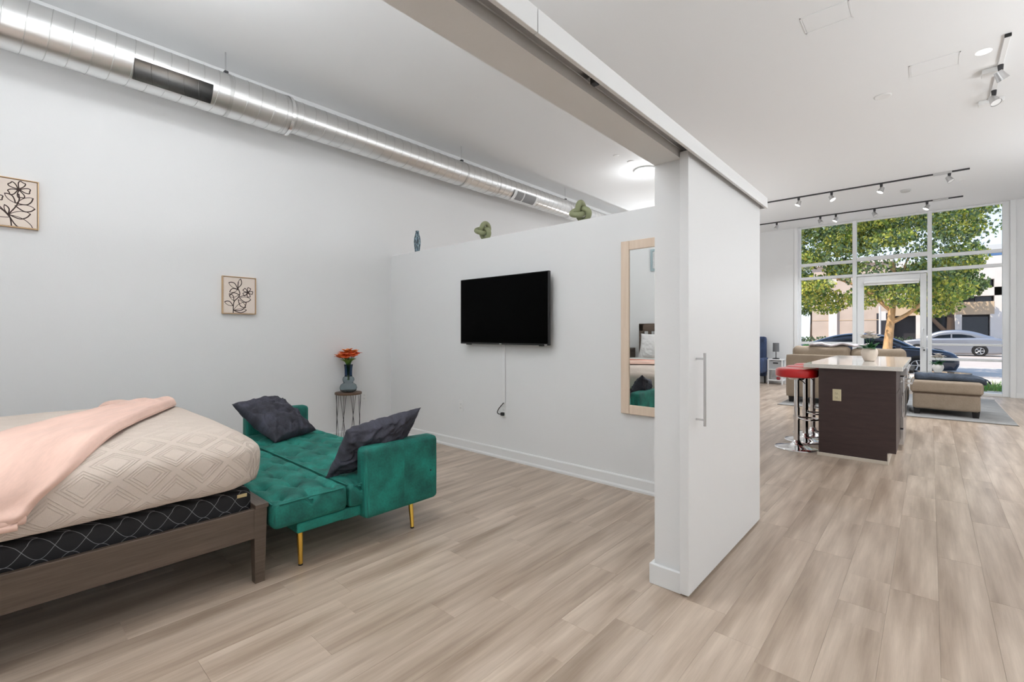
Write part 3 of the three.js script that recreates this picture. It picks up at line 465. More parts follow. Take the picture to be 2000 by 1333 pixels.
// ---------- green sofa bed ----------
{
  const vm = velvetMap(22, 112, 100, 45, 9.2); vm.repeat.set(1.1, 1.1);
  const green = PH({ map: vm, roughness: 0.75, sheen: 1, sheenColor: new THREE.Color().setRGB(0.14, 0.52, 0.44), sheenRoughness: 0.35, bumpMap: rep(tex(128, 128, (u, v) => 128 + 80 * fbm(u * 6, v * 6, 3, 4), false), 2, 2), bumpScale: 0.002 });
  const gold = S({ color: new THREE.Color().setRGB(0.83, 0.52, 0.10), metalness: 1, roughness: 0.22 });
  const x0 = -4.23, x1 = -2.425, s = thing('sofa_bed', 'emerald green velvet sofa bed folded flat with gold legs', 'sofa', [0, 0, 0]);
  const pad = (z0, z1, rows, name) => {
    const w = x1 - x0, d = z1 - z0, h = 0.135, cx = (x0 + x1) / 2, cz = (z0 + z1) / 2, nb = 8, btn = [];
    for (let r = 0; r < rows; r++) for (let k = 0; k < nb; k++) btn.push([-w / 2 + (k + 0.55 + (r % 2 ? 0.35 : 0)) * w / nb, -d / 2 + (r + 0.5) * d / rows]);
    const g = softBox(w, h, d, 0.032, [110, 5, 34], (v, o) => {
      const topm = THREE.MathUtils.smoothstep(o.y, 0, h / 2); let dip = 0, crease = 0;
      for (const [bx_, bz_] of btn) { const dx = v.x - bx_, dz = v.z - bz_, q = Math.hypot(dx, dz); dip += Math.exp(-q * q / 0.0013) * 0.034; crease += Math.exp(-dz * dz / 0.0003) * Math.exp(-dx * dx / 0.012) * 0.013; }
      const e = Math.min(w / 2 - Math.abs(v.x), d / 2 - Math.abs(v.z));
      v.y += topm * (-dip - crease + 0.006 * fbm(v.x * 7, v.z * 9, 4) + 0.010 * Math.min(1, Math.max(0, e) / 0.09));
      if (Math.abs(o.x) > w / 2 - 1e-6) v.x += 0.006 * fbm(o.z * 12, o.y * 14, 5) * Math.sign(o.x);
      if (Math.abs(o.z) > d / 2 - 1e-6) v.z += 0.010 * fbm(o.x * 7, o.y * 10, 6) * Math.sign(o.z);
    });
    const m = part(name, g.translate(cx, 0.25 + h / 2, cz), green, s);
    const pip = (x, y) => tube([[x, y, z0 + 0.03], [x + 0.002, y + 0.004, cz], [x, y, z1 - 0.03]], 0.0045, 30, 6);
    part('piping', [pip(x1 - 0.006, 0.376), tube([[x0 + 0.03, 0.376, z1 - 0.006], [cx, 0.380, z1 - 0.006], [x1 - 0.03, 0.376, z1 - 0.006]], 0.0045, 40, 6)], green, m);
    for (const [a, b] of btn) part('button', new THREE.SphereGeometry(0.011, 8, 6).scale(1, 0.5, 1).translate(cx + a, 0.25 + h - 0.026, cz + b), green, m);
  };
  pad(-1.338, -0.935, 3, 'backrest'); pad(-1.95, -1.342, 4, 'seat');
  part('base_frame', [rbx(x0 + 0.02, x1 - 0.02, 0.19, 0.25, -1.93, -1.30, 0.01), rbx(x0 + 0.06, x1 - 0.018, 0.195, 0.25, -1.32, -1.06, 0.01)], green, s);
  for (const [a, b] of [[-2.53, -2.42], [-4.345, -4.235]]) { const m = part('armrest', softBox(b - a, 0.405, 0.525, 0.028, [6, 16, 20], (v, o) => { v.x += 0.004 * fbm(o.z * 8, o.y * 8, a); v.y += o.y > 0.2 ? 0.006 * (1 - (o.z / 0.26) ** 2) : 0; }).translate((a + b) / 2 + (b > -3 ? 0.03 : 0), 0.172 + 0.2025, -1.685), green, s); part('rivet', new THREE.SphereGeometry(0.005, 8, 6).translate(b + (b > -3 ? 0.032 : 0), 0.36, -1.885), M.black, m, 'small dark upholstery stud'); }
  const leg = (x, z, dx, dz) => { const l = part('leg', rod([x - dx, 0.195, z - dz], [x, 0.006, z], 0.0165, 0.0115, 16), gold, s, 'slim splayed gold leg'); part('foot_pad', disc(x, 0.004, z, 0.012, 0.008, 14), M.black, l); };
  leg(-2.507, -1.106, 0.012, 0.0); leg(-2.455, -1.79, 0.05, 0.02); leg(-4.15, -1.106, 0, 0); leg(-4.2, -1.8, -0.04, 0.02);
}
{
  const vm = velvetMap(58, 58, 68, 55, 2.7), mat = PH({ map: vm, roughness: 0.85, sheen: 0.8, sheenColor: new THREE.Color().setRGB(0.22, 0.22, 0.30), sheenRoughness: 0.4 });
  const a = single('throw_pillow', 'dark grey velvet pillow slumped against the far arm of the green sofa', 'pillow', cushion(0.43, 0.52, 0.22, 0.035, 1.3), mat);
  place(a, [-4.0, 0.545, -1.56], [-0.144, 0.01, -0.343], [-0.436, 0.275, 0.106]);
  const b = single('throw_pillow', 'dark grey velvet pillow propped up on the near arm of the green sofa', 'pillow', cushion(0.47, 0.35, 0.19, 0.034, 4.1).applyMatrix4(new THREE.Matrix4().set(0.92, 0, 0, 0, 0.4, 1, 0, 0, 0, 0, 1, 0, 0, 0, 0, 1)), mat);
  place(b, [-2.545, 0.57, -1.575], [0.045, -0.17, -0.985], [0.47, 0.857, -0.14]);
}
// ---------- side table, vase, flowers ----------
{
  const P = [-4.90, 0, -2.70], t = thing('side_table', 'small round side table with wooden top and thin wire legs', 'side table', P);
  const woodTop = S({ map: rep(darkWood.clone(), 3, 2), color: new THREE.Color().setRGB(1.25, 0.98, 0.75).multiplyScalar(0.8), roughness: 0.5 });
  part('top', lathe([[0, 0.548], [0.142, 0.548], [0.146, 0.552], [0.146, 0.568], [0.142, 0.572], [0, 0.572]], 48), woodTop, t);
  part('base', lathe([[0, 0], [0.146, 0], [0.148, 0.004], [0.148, 0.016], [0.145, 0.02], [0, 0.02]], 48), woodTop, t);
  for (let k = 0; k < 12; k++) { const a = k / 12 * 6.283 + 0.12, b = a + (k % 3 === 0 ? 0 : k % 3 === 1 ? 0.55 : -0.5), r = 0.134; part('wire_leg', rod([r * Math.cos(a), 0.02, r * Math.sin(a)], [r * Math.cos(b), 0.549, r * Math.sin(b)], 0.0028, 0.0028, 6), M.darkGrey, t); }
  const v = thing('glass_vase', 'smoky blue stacked-bubble glass vase on the wire side table', 'vase', [P[0], 0.572, P[2]]); v.scale.setScalar(1.68);
  const gl = (c, d) => PH({ color: 0xffffff, transmission: 1, roughness: 0.03, thickness: 0.02, ior: 1.45, attenuationColor: new THREE.Color(...c), attenuationDistance: d });
  const wallT = (o, th) => [...o, ...o.slice().reverse().map(([r, y]) => [Math.max(0.001, r - th), y === o[0][1] ? y + th : y])];
  part('bowl', lathe(wallT([[0.001, 0], [0.035, 0], [0.052, 0.012], [0.057, 0.03], [0.05, 0.05], [0.034, 0.062], [0.031, 0.066], [0.036, 0.074], [0.039, 0.086], [0.034, 0.099], [0.026, 0.106]], 0.005), 48), gl([0.30, 0.40, 0.44], 0.02), v, 'clear smoky lower bulbs');
  part('neck', lathe(wallT([[0.026, 0.106], [0.024, 0.112], [0.024, 0.14], [0.026, 0.165], [0.0295, 0.186]], 0.005), 48), gl([0.03, 0.16, 0.32], 0.011), v, 'deep blue flared neck');
  const f = thing('flower_bouquet', 'bunch of orange lilies with green leaves in the blue vase', 'flowers', [P[0], 0.572, P[2]]); f.scale.setScalar(1.7);
  const stem = S({ color: 0x4c7a2c, roughness: 0.7 }), leafM = PH({ color: 0x7fa436, roughness: 0.8, transmission: 0.2, thickness: 0, side: THREE.DoubleSide });
  const pet = ['#e8641c', '#d9481a', '#f08a2e', '#e0722a'].map((c) => PH({ color: c, roughness: 0.7, transmission: 0.25, thickness: 0, side: THREE.DoubleSide }));
  const blade = (L, W, curl) => grid(4, 8, (u, v) => { const w = W * Math.sin(Math.PI * Math.pow(v, 0.8)) * (u - 0.5); return [w, L * v * (1 - curl * v * 0.25), curl * L * v * v * 0.45 + Math.abs(u - 0.5) * 0.25 * W]; });
  const petal = blade(0.048, 0.032, 0.9), leaf = blade(0.075, 0.017, 0.5);
  const heads = [[-0.05, 0.245, 0.01], [-0.022, 0.265, -0.02], [0.005, 0.275, 0.01], [0.035, 0.262, -0.01], [0.06, 0.243, 0.0], [-0.035, 0.235, 0.035], [0.01, 0.246, 0.042], [-0.03, 0.25, -0.045], [0.03, 0.25, 0.035], [0.015, 0.255, -0.045], [-0.062, 0.238, -0.02], [-0.01, 0.26, 0.025], [0.05, 0.25, 0.02], [-0.045, 0.256, 0.0], [0.02, 0.27, -0.02], [-0.012, 0.24, 0.05], [0.045, 0.235, 0.04]];
  heads.forEach(([x, y, z], i) => {
    const fl = part('flower', tube([[x * 0.1, 0.08, z * 0.1], [x * 0.3, 0.19, z * 0.3], [x, y, z]], 0.0022, 12, 5), stem, f);
    const up = V(x * 2.2, 0.6, z * 2.2).normalize(), q = new THREE.Quaternion().setFromUnitVectors(V(0, 1, 0), up), gs = [];
    for (let k = 0; k < 6; k++) gs.push(petal.clone().rotateX(0.62 + rr(-0.15, 0.15)).rotateY(k * Math.PI / 3 + i).applyQuaternion(q).translate(x, y - 0.006, z));
    part('petals', gs, pet[i % 4], fl, 'orange lily petals');
  });
  for (let k = 0; k < 20; k++) { const a = k * 2.4, r = rr(0.0, 0.8); part('leaf', leaf.clone().rotateX(0.5 + r * 0.5).rotateY(a).translate(0.01 * Math.cos(a), 0.185, 0.01 * Math.sin(a)), leafM, f); }
}
// ---------- on the partition wall ----------
{
  const t = thing('television', 'large flat black television mounted on the half-height partition', 'television', [-3.085, 1.46, ZT]);
  part('back_cover', rbx(-0.5, 0.5, -0.27, 0.27, 0.02, 0.07, 0.01), M.black, t); part('bracket', rbx(-0.2, 0.2, -0.12, 0.12, 0, 0.03, 0.003), M.darkGrey, t);
  part('bezel', rbx(-0.578, 0.578, -0.332, 0.332, 0.062, 0.092, 0.004), S({ color: 0x161617, roughness: 0.4 }), t);
  part('screen', bx(-0.568, 0.568, -0.316, 0.325, 0.091, 0.0928), PH({ color: 0x000000, roughness: 0.4, specularIntensity: 0.08 }), t, 'black switched-off screen');
  part('logo', rbx(-0.02, 0.006, -0.329, -0.321, 0.0915, 0.0935, 0.0005), S({ color: 0xb8b8ba, roughness: 0.4 }), t, 'small pale maker badge');
  part('status_label', rbx(0.53, 0.56, -0.33, -0.322, 0.0915, 0.0932, 0.0005), M.steel, t);
  part('foot_bracket', [rbx(-0.5, -0.45, -0.34, -0.33, 0.05, 0.085, 0.002), rbx(0.46, 0.5, -0.34, -0.33, 0.05, 0.085, 0.002)], M.black, t);
  single('cable_cover', 'white cable channel running down the wall from the television', 'cable cover', rbx(-3.137, -3.105, 0.553, 1.16, ZT, ZT + 0.016, 0.005), M.trim);
  const c = thing('power_cord', 'short black power cord looping from the cable channel to the outlet', 'cord', [-3.13, 0.48, ZT]);
  part('cable', tube([[0.008, 0.075, 0.01], [0.0, 0.06, 0.02], [-0.05, 0.0, 0.03], [-0.058, -0.028, 0.032], [-0.04, -0.038, 0.034], [-0.005, -0.036, 0.034]], 0.0045, 40, 8), M.black, c); part('plug', rbx(-0.015, 0.018, -0.052, -0.02, 0.008, 0.038, 0.006), M.black, c);
}
function outlet(name, label, pos, turn, mat, dark) {
  const o = thing(name, label, 'outlet', pos, undefined, turn), slot = dark || S({ color: 0x7d7d7b, roughness: 0.6 });
  part('plate', rbx(-0.036, 0.036, -0.058, 0.058, 0, 0.006, 0.003), mat, o);
  for (const y of [-0.02, 0.02]) { const s = part('socket', softBox(0.033, 0.028, 0.004, 0.0019, [4, 4, 1]).translate(0, y, 0.0075), mat, o); part('slot', [bx(-0.008, -0.006, y - 0.004, y + 0.006, 0.009, 0.0099), bx(0.005, 0.007, y - 0.004, y + 0.006, 0.009, 0.0099), rod([0, y - 0.008, 0.009], [0, y - 0.008, 0.0099], 0.0024)], slot, s); }
}
outlet('wall_outlet', 'white wall outlet below the left part of the television', [-3.754, 0.458, ZT], 0, M.white);
outlet('wall_outlet', 'white wall outlet at the end of the white cable channel', [-3.13, 0.47, ZT], 0, M.white);
outlet('wall_outlet', 'white wall outlet on the duct wall beside the wire side table', [XL, 0.475, -2.996], Math.PI / 2, M.white);
{
  const t = thing('wall_mirror', 'tall mirror in a pale wood frame hung between television and wall end', 'mirror', [-1.50, 1.283, ZT]);
  const w = 0.335, h = 0.681, f = 0.072, pale = S({ map: rep(tex(128, 256, (u, v) => { const k = fbm(u * 12, v * 2, 2, 3) + perlin.noise(u * 60, v * 5, 1) * 0.3; return [226 + 10 * k, 205 + 12 * k, 184 + 14 * k]; }), 4, 1), roughness: 0.55 });
  const rail = (x0, x1, y0, y1) => part('frame_rail', rbx(x0, x1, y0, y1, 0.002, 0.032, 0.006), pale, t);
  rail(-w, -w + f, -h, h); rail(w - f, w, -h, h); rail(-w + f, w - f, h - f, h); rail(-w + f, w - f, -h, -h + f);
  part('mirror_glass', bx(-w + f, w - f, -h + f, h - f, 0.01, 0.022), M.mirror, t, 'clear silvered mirror glass');
}
{ // framed line drawings on the duct wall
  const canvas = (seedn) => canvasTex(384, 460, (c, w, h) => {
    c.fillStyle = '#e6d8cc'; c.fillRect(0, 0, w, h); for (let i = 0; i < 5000; i++) { c.fillStyle = hash(i, seedn) > 0.5 ? 'rgba(255,246,236,0.10)' : 'rgba(150,125,110,0.08)'; c.fillRect(hash(i, 1) * w, hash(i, 2) * h, 3, 2); }
    c.strokeStyle = '#3a2a26'; c.lineCap = 'round'; c.lineJoin = 'round';
    const line = (pts, lw) => { c.lineWidth = lw; c.beginPath(); c.moveTo(pts[0][0] * w, pts[0][1] * h); for (let i = 1; i < pts.length - 1; i++) { const a = pts[i], b = pts[i + 1]; c.quadraticCurveTo(a[0] * w, a[1] * h, (a[0] + b[0]) / 2 * w, (a[1] + b[1]) / 2 * h); } const e = pts[pts.length - 1]; c.lineTo(e[0] * w, e[1] * h); c.stroke(); };
    const leaf = (x, y, a, L, b = 0.3) => { const ca = Math.cos(a), sa = Math.sin(a), q = (t, s) => [x + (ca * t - sa * s) * L, y + (sa * t + ca * s) * L]; line([q(0, 0), q(0.4, b), q(0.8, b * 0.7), q(1, 0)], 10); line([q(0, 0), q(0.4, -b * 0.6), q(0.85, -b * 0.4), q(1, 0)], 6); };
    const flower = (x, y, s) => { for (let k = 0; k < 5; k++) { const a = k * 1.2566 - 1.2, q = (t, d) => [x + Math.cos(a + d) * t * s, y + Math.sin(a + d) * t * s * 0.85]; line([q(0.08, 0), q(0.7, -0.5), q(1.05, -0.25), q(0.9, 0.05), q(1.0, 0.3), q(0.6, 0.5), q(0.08, 0)], 9); } line([[x - 0.02, y], [x + 0.03, y + 0.01]], 14); };
    if (seedn === 1) { line([[0.30, 1.02], [0.30, 0.78], [0.33, 0.66], [0.48, 0.55], [0.52, 0.42], [0.44, 0.3], [0.46, 0.12]], 11); line([[0.48, 0.55], [0.6, 0.5], [0.74, 0.47]], 8); flower(0.76, 0.40, 0.17); leaf(0.44, 0.32, -2.6, 0.32); leaf(0.44, 0.34, 2.85, 0.26); leaf(0.48, 0.48, 2.95, 0.3); leaf(0.46, 0.28, -1.3, 0.26); leaf(0.32, 0.66, -2.2, 0.24); leaf(0.29, 0.8, -2.75, 0.27); leaf(0.31, 0.92, -0.5, 0.46); leaf(0.5, 0.57, 0.1, 0.36); leaf(0.46, 0.62, 0.75, 0.32); leaf(0.32, 0.93, -0.05, 0.4, 0.2); }
    else { line([[0.53, 1.02], [0.52, 0.86], [0.47, 0.76], [0.6, 0.6], [0.68, 0.42], [0.66, 0.3]], 10); flower(0.66, 0.2, 0.22); flower(0.18, 0.42, 0.2); line([[0.2, 0.46], [0.3, 0.6], [0.47, 0.76]], 8); leaf(0.62, 0.5, -0.45, 0.34); leaf(0.6, 0.56, 0.05, 0.36); leaf(0.48, 0.76, -0.15, 0.4); leaf(0.48, 0.77, 0.5, 0.5); leaf(0.47, 0.76, -1.9, 0.2); leaf(0.5, 0.82, 3.4, 0.46); leaf(0.6, 0.5, -2.4, 0.26); }
  });
  const gold = S({ color: new THREE.Color().setRGB(0.62, 0.42, 0.24), metalness: 0.4, roughness: 0.4 });
  [[1.607, -1.629, 1, 'smaller-looking framed line drawing of a flowering branch above the sofa bed'], [2.202, -0.096, 2, 'framed line drawing of two blossoms high on the wall over the bed']].forEach(([y, z, k, l]) => {
    const t = thing('wall_art', l, 'picture', [XL, y, z], undefined, Math.PI / 2), w = 0.15, h = 0.182;
    const r = (a, b, c, d) => part('frame_rail', rbx(a, b, c, d, 0.001, 0.036, 0.002), gold, t); r(-w, -w + 0.007, -h, h); r(w - 0.007, w, -h, h); r(-w + 0.007, w - 0.007, h - 0.007, h); r(-w + 0.007, w - 0.007, -h, -h + 0.007);
    const g = new THREE.BoxGeometry(2 * w - 0.02, 2 * h - 0.02, 0.018).translate(0, 0, 0.02);
    part('canvas', g, S({ map: canvas(k), roughness: 0.9 }), t, 'beige canvas with dark line drawing');
  });
}
{ // ornaments on top of the partition
  const t = thing('ceramic_vase', 'slim dark blue ribbed vase standing on top of the partition', 'vase', [-4.61, HALF, ZT - 0.06]);
  const tx = canvasTex(256, 256, (c, w, h) => { c.fillStyle = '#3f5663'; c.fillRect(0, 0, w, h); for (let i = 0; i < 500; i++) { c.fillStyle = ['#1f2c34', '#5f7f8d', '#8fa9b2', '#30444f'][i % 4]; c.beginPath(); c.ellipse(hash(i, 1) * w, hash(i, 2) * h, 4 + hash(i, 3) * 8, 3 + hash(i, 4) * 5, hash(i, 5) * 3, 0, 7); c.fill(); } });
  let g = lathe([[0.001, 0], [0.027, 0], [0.031, 0.04], [0.038, 0.09], [0.0405, 0.13], [0.036, 0.18], [0.024, 0.225], [0.019, 0.245], [0.021, 0.262], [0.016, 0.262], [0.014, 0.245], [0.001, 0.24]], 64);
  const p = g.attributes.position; for (let i = 0; i < p.count; i++) { const a = Math.atan2(p.getZ(i), p.getX(i)), k = 1 + 0.05 * Math.abs(Math.sin(a * 4)); p.setXYZ(i, p.getX(i) * k, p.getY(i), p.getZ(i) * k); } g.computeVertexNormals();
  part('body', g, S({ map: tx, roughness: 0.35 }), t);
  const bead = []; for (let k = 0; k < 8; k++) { const a = k / 8 * 6.283 + 0.25; bead.push(tube([[0.029, 0.002], [0.035, 0.05], [0.041, 0.10], [0.042, 0.13], [0.037, 0.18], [0.024, 0.226]].map(([r, y]) => [r * Math.cos(a), y, r * Math.sin(a)]), 0.002, 20, 5)); }
  part('rib', bead, S({ color: 0xb9c6c9, roughness: 0.4 }), t, 'thin pale raised ribs');
  const knot = (x, s, turn, label) => {
    const pts = []; for (let i = 0; i < 96; i++) { const q = i / 96 * 6.2832; pts.push(V(Math.sin(q) + 2 * Math.sin(2 * q), Math.cos(q) - 2 * Math.cos(2 * q), -1.6 * Math.sin(3 * q)).multiplyScalar(0.0245)); }
    const g2 = new THREE.TubeGeometry(new THREE.CatmullRomCurve3(pts, true), 180, 0.0235, 16, true).rotateZ(0.5 + turn).rotateX(-0.15).rotateY(0.8); g2.scale(s, s, s); g2.computeBoundingBox(); g2.translate(0, -g2.boundingBox.min.y, 0);
    const m = single('knot_ornament', label, 'ornament', g2, S({ color: 0x8d9270, roughness: 0.6, bumpMap: rep(paintBump.clone(), 8, 2), bumpScale: 0.001 })); m.position.set(x, HALF, ZT - 0.06);
  };
  knot(-3.471, 1.05, 0.0, 'sage green knot ornament on the partition beside the blue vase'); knot(-2.273, 1.05, 0.35, 'sage green knot ornament on the partition nearer the mirror');
}
// ---------- kitchen island ----------
const CT = 0.925, IX0 = -0.848, IX1 = -0.258, IZ0 = -5.62, IZ1 = -7.95;
{
  const brownMap = tex(256, 256, (u, v) => { const t = fbm(u * 3, v * 22, 4, 3) + perlin.noise(u * 12, v * 120, 2) * 0.4; return [62 + 12 * t, 47 + 10 * t, 46 + 10 * t]; }); brownMap.repeat.set(1.4, 1.4);
  const brown = S({ map: brownMap, roughness: 0.42 }), t = thing('kitchen_island', 'dark brown kitchen island cabinet with a plain end panel', 'kitchen island');
  part('end_panel', [rbx(IX0, IX1 - 0.045, 0.03, CT - 0.04, IZ0, IZ0 - 0.02, 0.002), rbx(IX1 - 0.05, IX1 + 0.02, 0.11, CT - 0.04, IZ0, IZ0 - 0.02, 0.002)], brown, t);
  part('body', [bx(IX0 + 0.002, IX1, 0.11, CT - 0.04, IZ0 - 0.02, -6.36), bx(IX0 + 0.002, IX0 + 0.05, 0.03, CT - 0.04, IZ0 - 0.02, IZ1), bx(IX0 + 0.002, IX1, 0.11, CT - 0.04, -7.14, IZ1), bx(IX0 + 0.05, IX1 - 0.07, 0.0, 0.11, IZ0 - 0.02, IZ1)], brown, t);
  part('toe_trim', [rbx(IX0 - 0.008, IX1 - 0.035, 0, 0.032, IZ0 + 0.012, IZ0, 0.003), rbx(IX1 - 0.045, IX1 - 0.035, 0, 0.1, IZ0, -6.36, 0.003), rbx(IX0 - 0.012, IX0, 0, 0.032, IZ0 + 0.012, IZ1, 0.003)], S({ color: 0xd8cfc2, roughness: 0.5 }), t, 'pale shoe moulding');
  for (const [z0, z1, y0, y1] of [[-5.645, -5.99, 0.115, 0.66], [-5.995, -6.35, 0.115, 0.66], [-5.645, -5.99, 0.67, 0.875], [-5.995, -6.35, 0.67, 0.875], [-7.15, -7.93, 0.115, 0.875]]) { const d = part(y0 > 0.5 ? 'drawer' : 'door', rbx(IX1, IX1 + 0.02, y0, y1, z0, z1, 0.002), brown, t); const zc = y0 > 0.5 ? (z0 + z1) / 2 : z1 + 0.04; part('handle', y0 > 0.5 ? rod([IX1 + 0.05, (y0 + y1) / 2, zc - 0.07], [IX1 + 0.05, (y0 + y1) / 2, zc + 0.07], 0.006) : rod([IX1 + 0.05, y1 - 0.24, zc], [IX1 + 0.05, y1 - 0.04, zc], 0.006), M.steel, d); }
  single('countertop', 'white polished quartz countertop with beige edge on the kitchen island', 'countertop', [rbx(-0.975, IX1 + 0.07, CT - 0.04, CT, IZ0 + 0.035, IZ1 - 0.03, 0.003)], S({ map: tex(256, 256, (u, v, i, j) => { const k = fbm(u * 10, v * 10, 2, 3) * 14 + (hash(i, j) > 0.93 ? -14 : 0); return [228 + k, 225 + k, 219 + k]; }), roughness: 0.08 }));
  outlet('island_outlet', 'cream outlet plate on the dark island end panel', [-0.694, 0.622, IZ0], 0, S({ color: 0xd9cfae, roughness: 0.4 }), S({ color: 0x6e6450, roughness: 0.6 }));
  const r = thing('built_in_oven', 'stainless steel oven with black knobs built in under the countertop', 'oven', [-0.46, 0, -6.75]);
  const st = S({ color: new THREE.Color().setRGB(0.58, 0.58, 0.6), metalness: 1, roughness: 0.25 });
  part('body', rbx(-0.24, 0.205, 0.03, 0.883, -0.378, 0.378, 0.004), st, r); part('control_panel', rbx(0.205, 0.285, 0.79, 0.882, -0.378, 0.378, 0.01), st, r);
  for (let k = 0; k < 5; k++) { const kn = part('knob', rod([0.285, 0.84, -0.3 + k * 0.15], [0.325, 0.84, -0.3 + k * 0.15], 0.026, 0.022, 20), M.black, r); part('ring', rod([0.284, 0.84, -0.3 + k * 0.15], [0.292, 0.84, -0.3 + k * 0.15], 0.031, 0.031, 20), M.chrome, kn); }
  const od = part('oven_door', rbx(0.205, 0.255, 0.24, 0.78, -0.37, 0.37, 0.008), st, r); part('handle', [rod([0.31, 0.71, -0.3], [0.31, 0.71, 0.3], 0.012), rod([0.25, 0.71, -0.27], [0.31, 0.71, -0.27], 0.008), rod([0.25, 0.71, 0.27], [0.31, 0.71, 0.27], 0.008)], M.chrome, od); part('window', bx(0.255, 0.257, 0.34, 0.62, -0.26, 0.26), M.black, od);
  part('drawer', rbx(0.205, 0.25, 0.06, 0.225, -0.37, 0.37, 0.006), st, r);
}
// ---------- bar stools ----------
{
  const red = PH({ color: new THREE.Color().setRGB(0.62, 0.010, 0.012), roughness: 0.3, clearcoat: 0.4 });
  const proto = thing('bar_stool', '', 'bar stool', [-1.075, 0, -5.80], 'red bar stools along the island');
  part('seat', lathe([[0, 0.765], [0.17, 0.765], [0.192, 0.772], [0.2, 0.785], [0.2, 0.835], [0.192, 0.852], [0.17, 0.862], [0, 0.865]], 56), red, proto, 'round red padded seat');
  const c = part('column', [rod([0, 0.03, 0], [0, 0.44, 0], 0.0285, 0.0285, 28), rod([0, 0.44, 0], [0, 0.765, 0], 0.024, 0.024, 28), rod([0, 0.74, 0], [0, 0.766, 0], 0.07, 0.09, 28)], M.chrome, proto);
  part('lever', tube([[0.02, 0.74, 0.01], [0.06, 0.725, 0.03], [0.085, 0.70, 0.04]], 0.005, 16, 6), M.black, c);
  part('footrest', [tube([[0.02, 0.33, 0.02], [0.09, 0.325, 0.09], [0.17, 0.325, 0.06], [0.2, 0.325, -0.02], [0.15, 0.325, -0.1], [0.06, 0.325, -0.07], [0.02, 0.33, -0.02]], 0.009, 60, 8), rod([0, 0.31, 0], [0, 0.35, 0], 0.036, 0.036, 24)], M.chrome, proto);
  part('base', lathe([[0, 0], [0.205, 0], [0.21, 0.004], [0.2, 0.012], [0.15, 0.022], [0.08, 0.034], [0.04, 0.055], [0.032, 0.085], [0, 0.085]], 64), M.chrome, proto, 'round chrome trumpet base');
  proto.userData.label = 'red round bar stool beside the end panel of the island';
  [[-6.27, 'red round bar stool in the middle of the island row'], [-6.72, 'red round bar stool on the sofa side of the island row']].forEach(([z, l]) => { const k = proto.clone(); k.name = numbered('bar_stool'); k.userData = { ...proto.userData, label: l }; k.position.z = z; scene.add(k); });
}
// potted white flowers
function pottedFlowers(name, label, pos, s, potMat) {
  const t = thing(name, label, 'potted plant', pos); t.scale.setScalar(s);
  part('pot', lathe([[0.001, 0], [0.042, 0], [0.05, 0.008], [0.068, 0.05], [0.078, 0.09], [0.074, 0.125], [0.056, 0.146], [0.05, 0.15], [0.046, 0.146], [0.06, 0.12], [0.001, 0.11]], 48), potMat, t);
  const lf = grid(4, 8, (u, v) => [0.034 * Math.sin(Math.PI * v ** 0.8) * (u - 0.5) * 2, 0.10 * v, 0.06 * v * v + Math.abs(u - 0.5) * 0.02]), pt = grid(4, 6, (u, v) => [0.036 * Math.sin(Math.PI * v ** 0.7) * (u - 0.5) * 2, 0.075 * v, 0.04 * v * v]);
  const gm = PH({ color: 0x2f6b3c, roughness: 0.6, transmission: 0.15, thickness: 0, side: THREE.DoubleSide }), wm = PH({ color: 0xeae3dc, roughness: 0.8, transmission: 0.25, thickness: 0, side: THREE.DoubleSide });
  for (let k = 0; k < 11; k++) { const a = k * 2.4; part('leaf', lf.clone().rotateX(0.35 + (k % 3) * 0.28).rotateY(a).translate(0.02 * Math.cos(a), 0.135, 0.02 * Math.sin(a)), gm, t); }
  [[-0.03, 0.265, 0.02], [0.03, 0.27, 0.01], [0.0, 0.3, -0.02], [0.045, 0.25, -0.03], [-0.04, 0.25, -0.03], [0.0, 0.255, 0.045]].forEach(([x, y, z], i) => { const f = part('flower', tube([[0, 0.13, 0], [x * 0.5, 0.2, z * 0.5], [x, y, z]], 0.002, 10, 5), gm, t); const gs = []; for (let k = 0; k < 6; k++) gs.push(pt.clone().rotateX(0.7).rotateY(k * 1.047 + i).translate(x, y, z)); part('petals', gs, wm, f, 'creamy white petals'); });
}
pottedFlowers('potted_lily', 'white lilies in a cream round pot on the island countertop', [-0.507, CT, -6.53], 1.0, S({ color: 0xd8c9ba, roughness: 0.5 }));

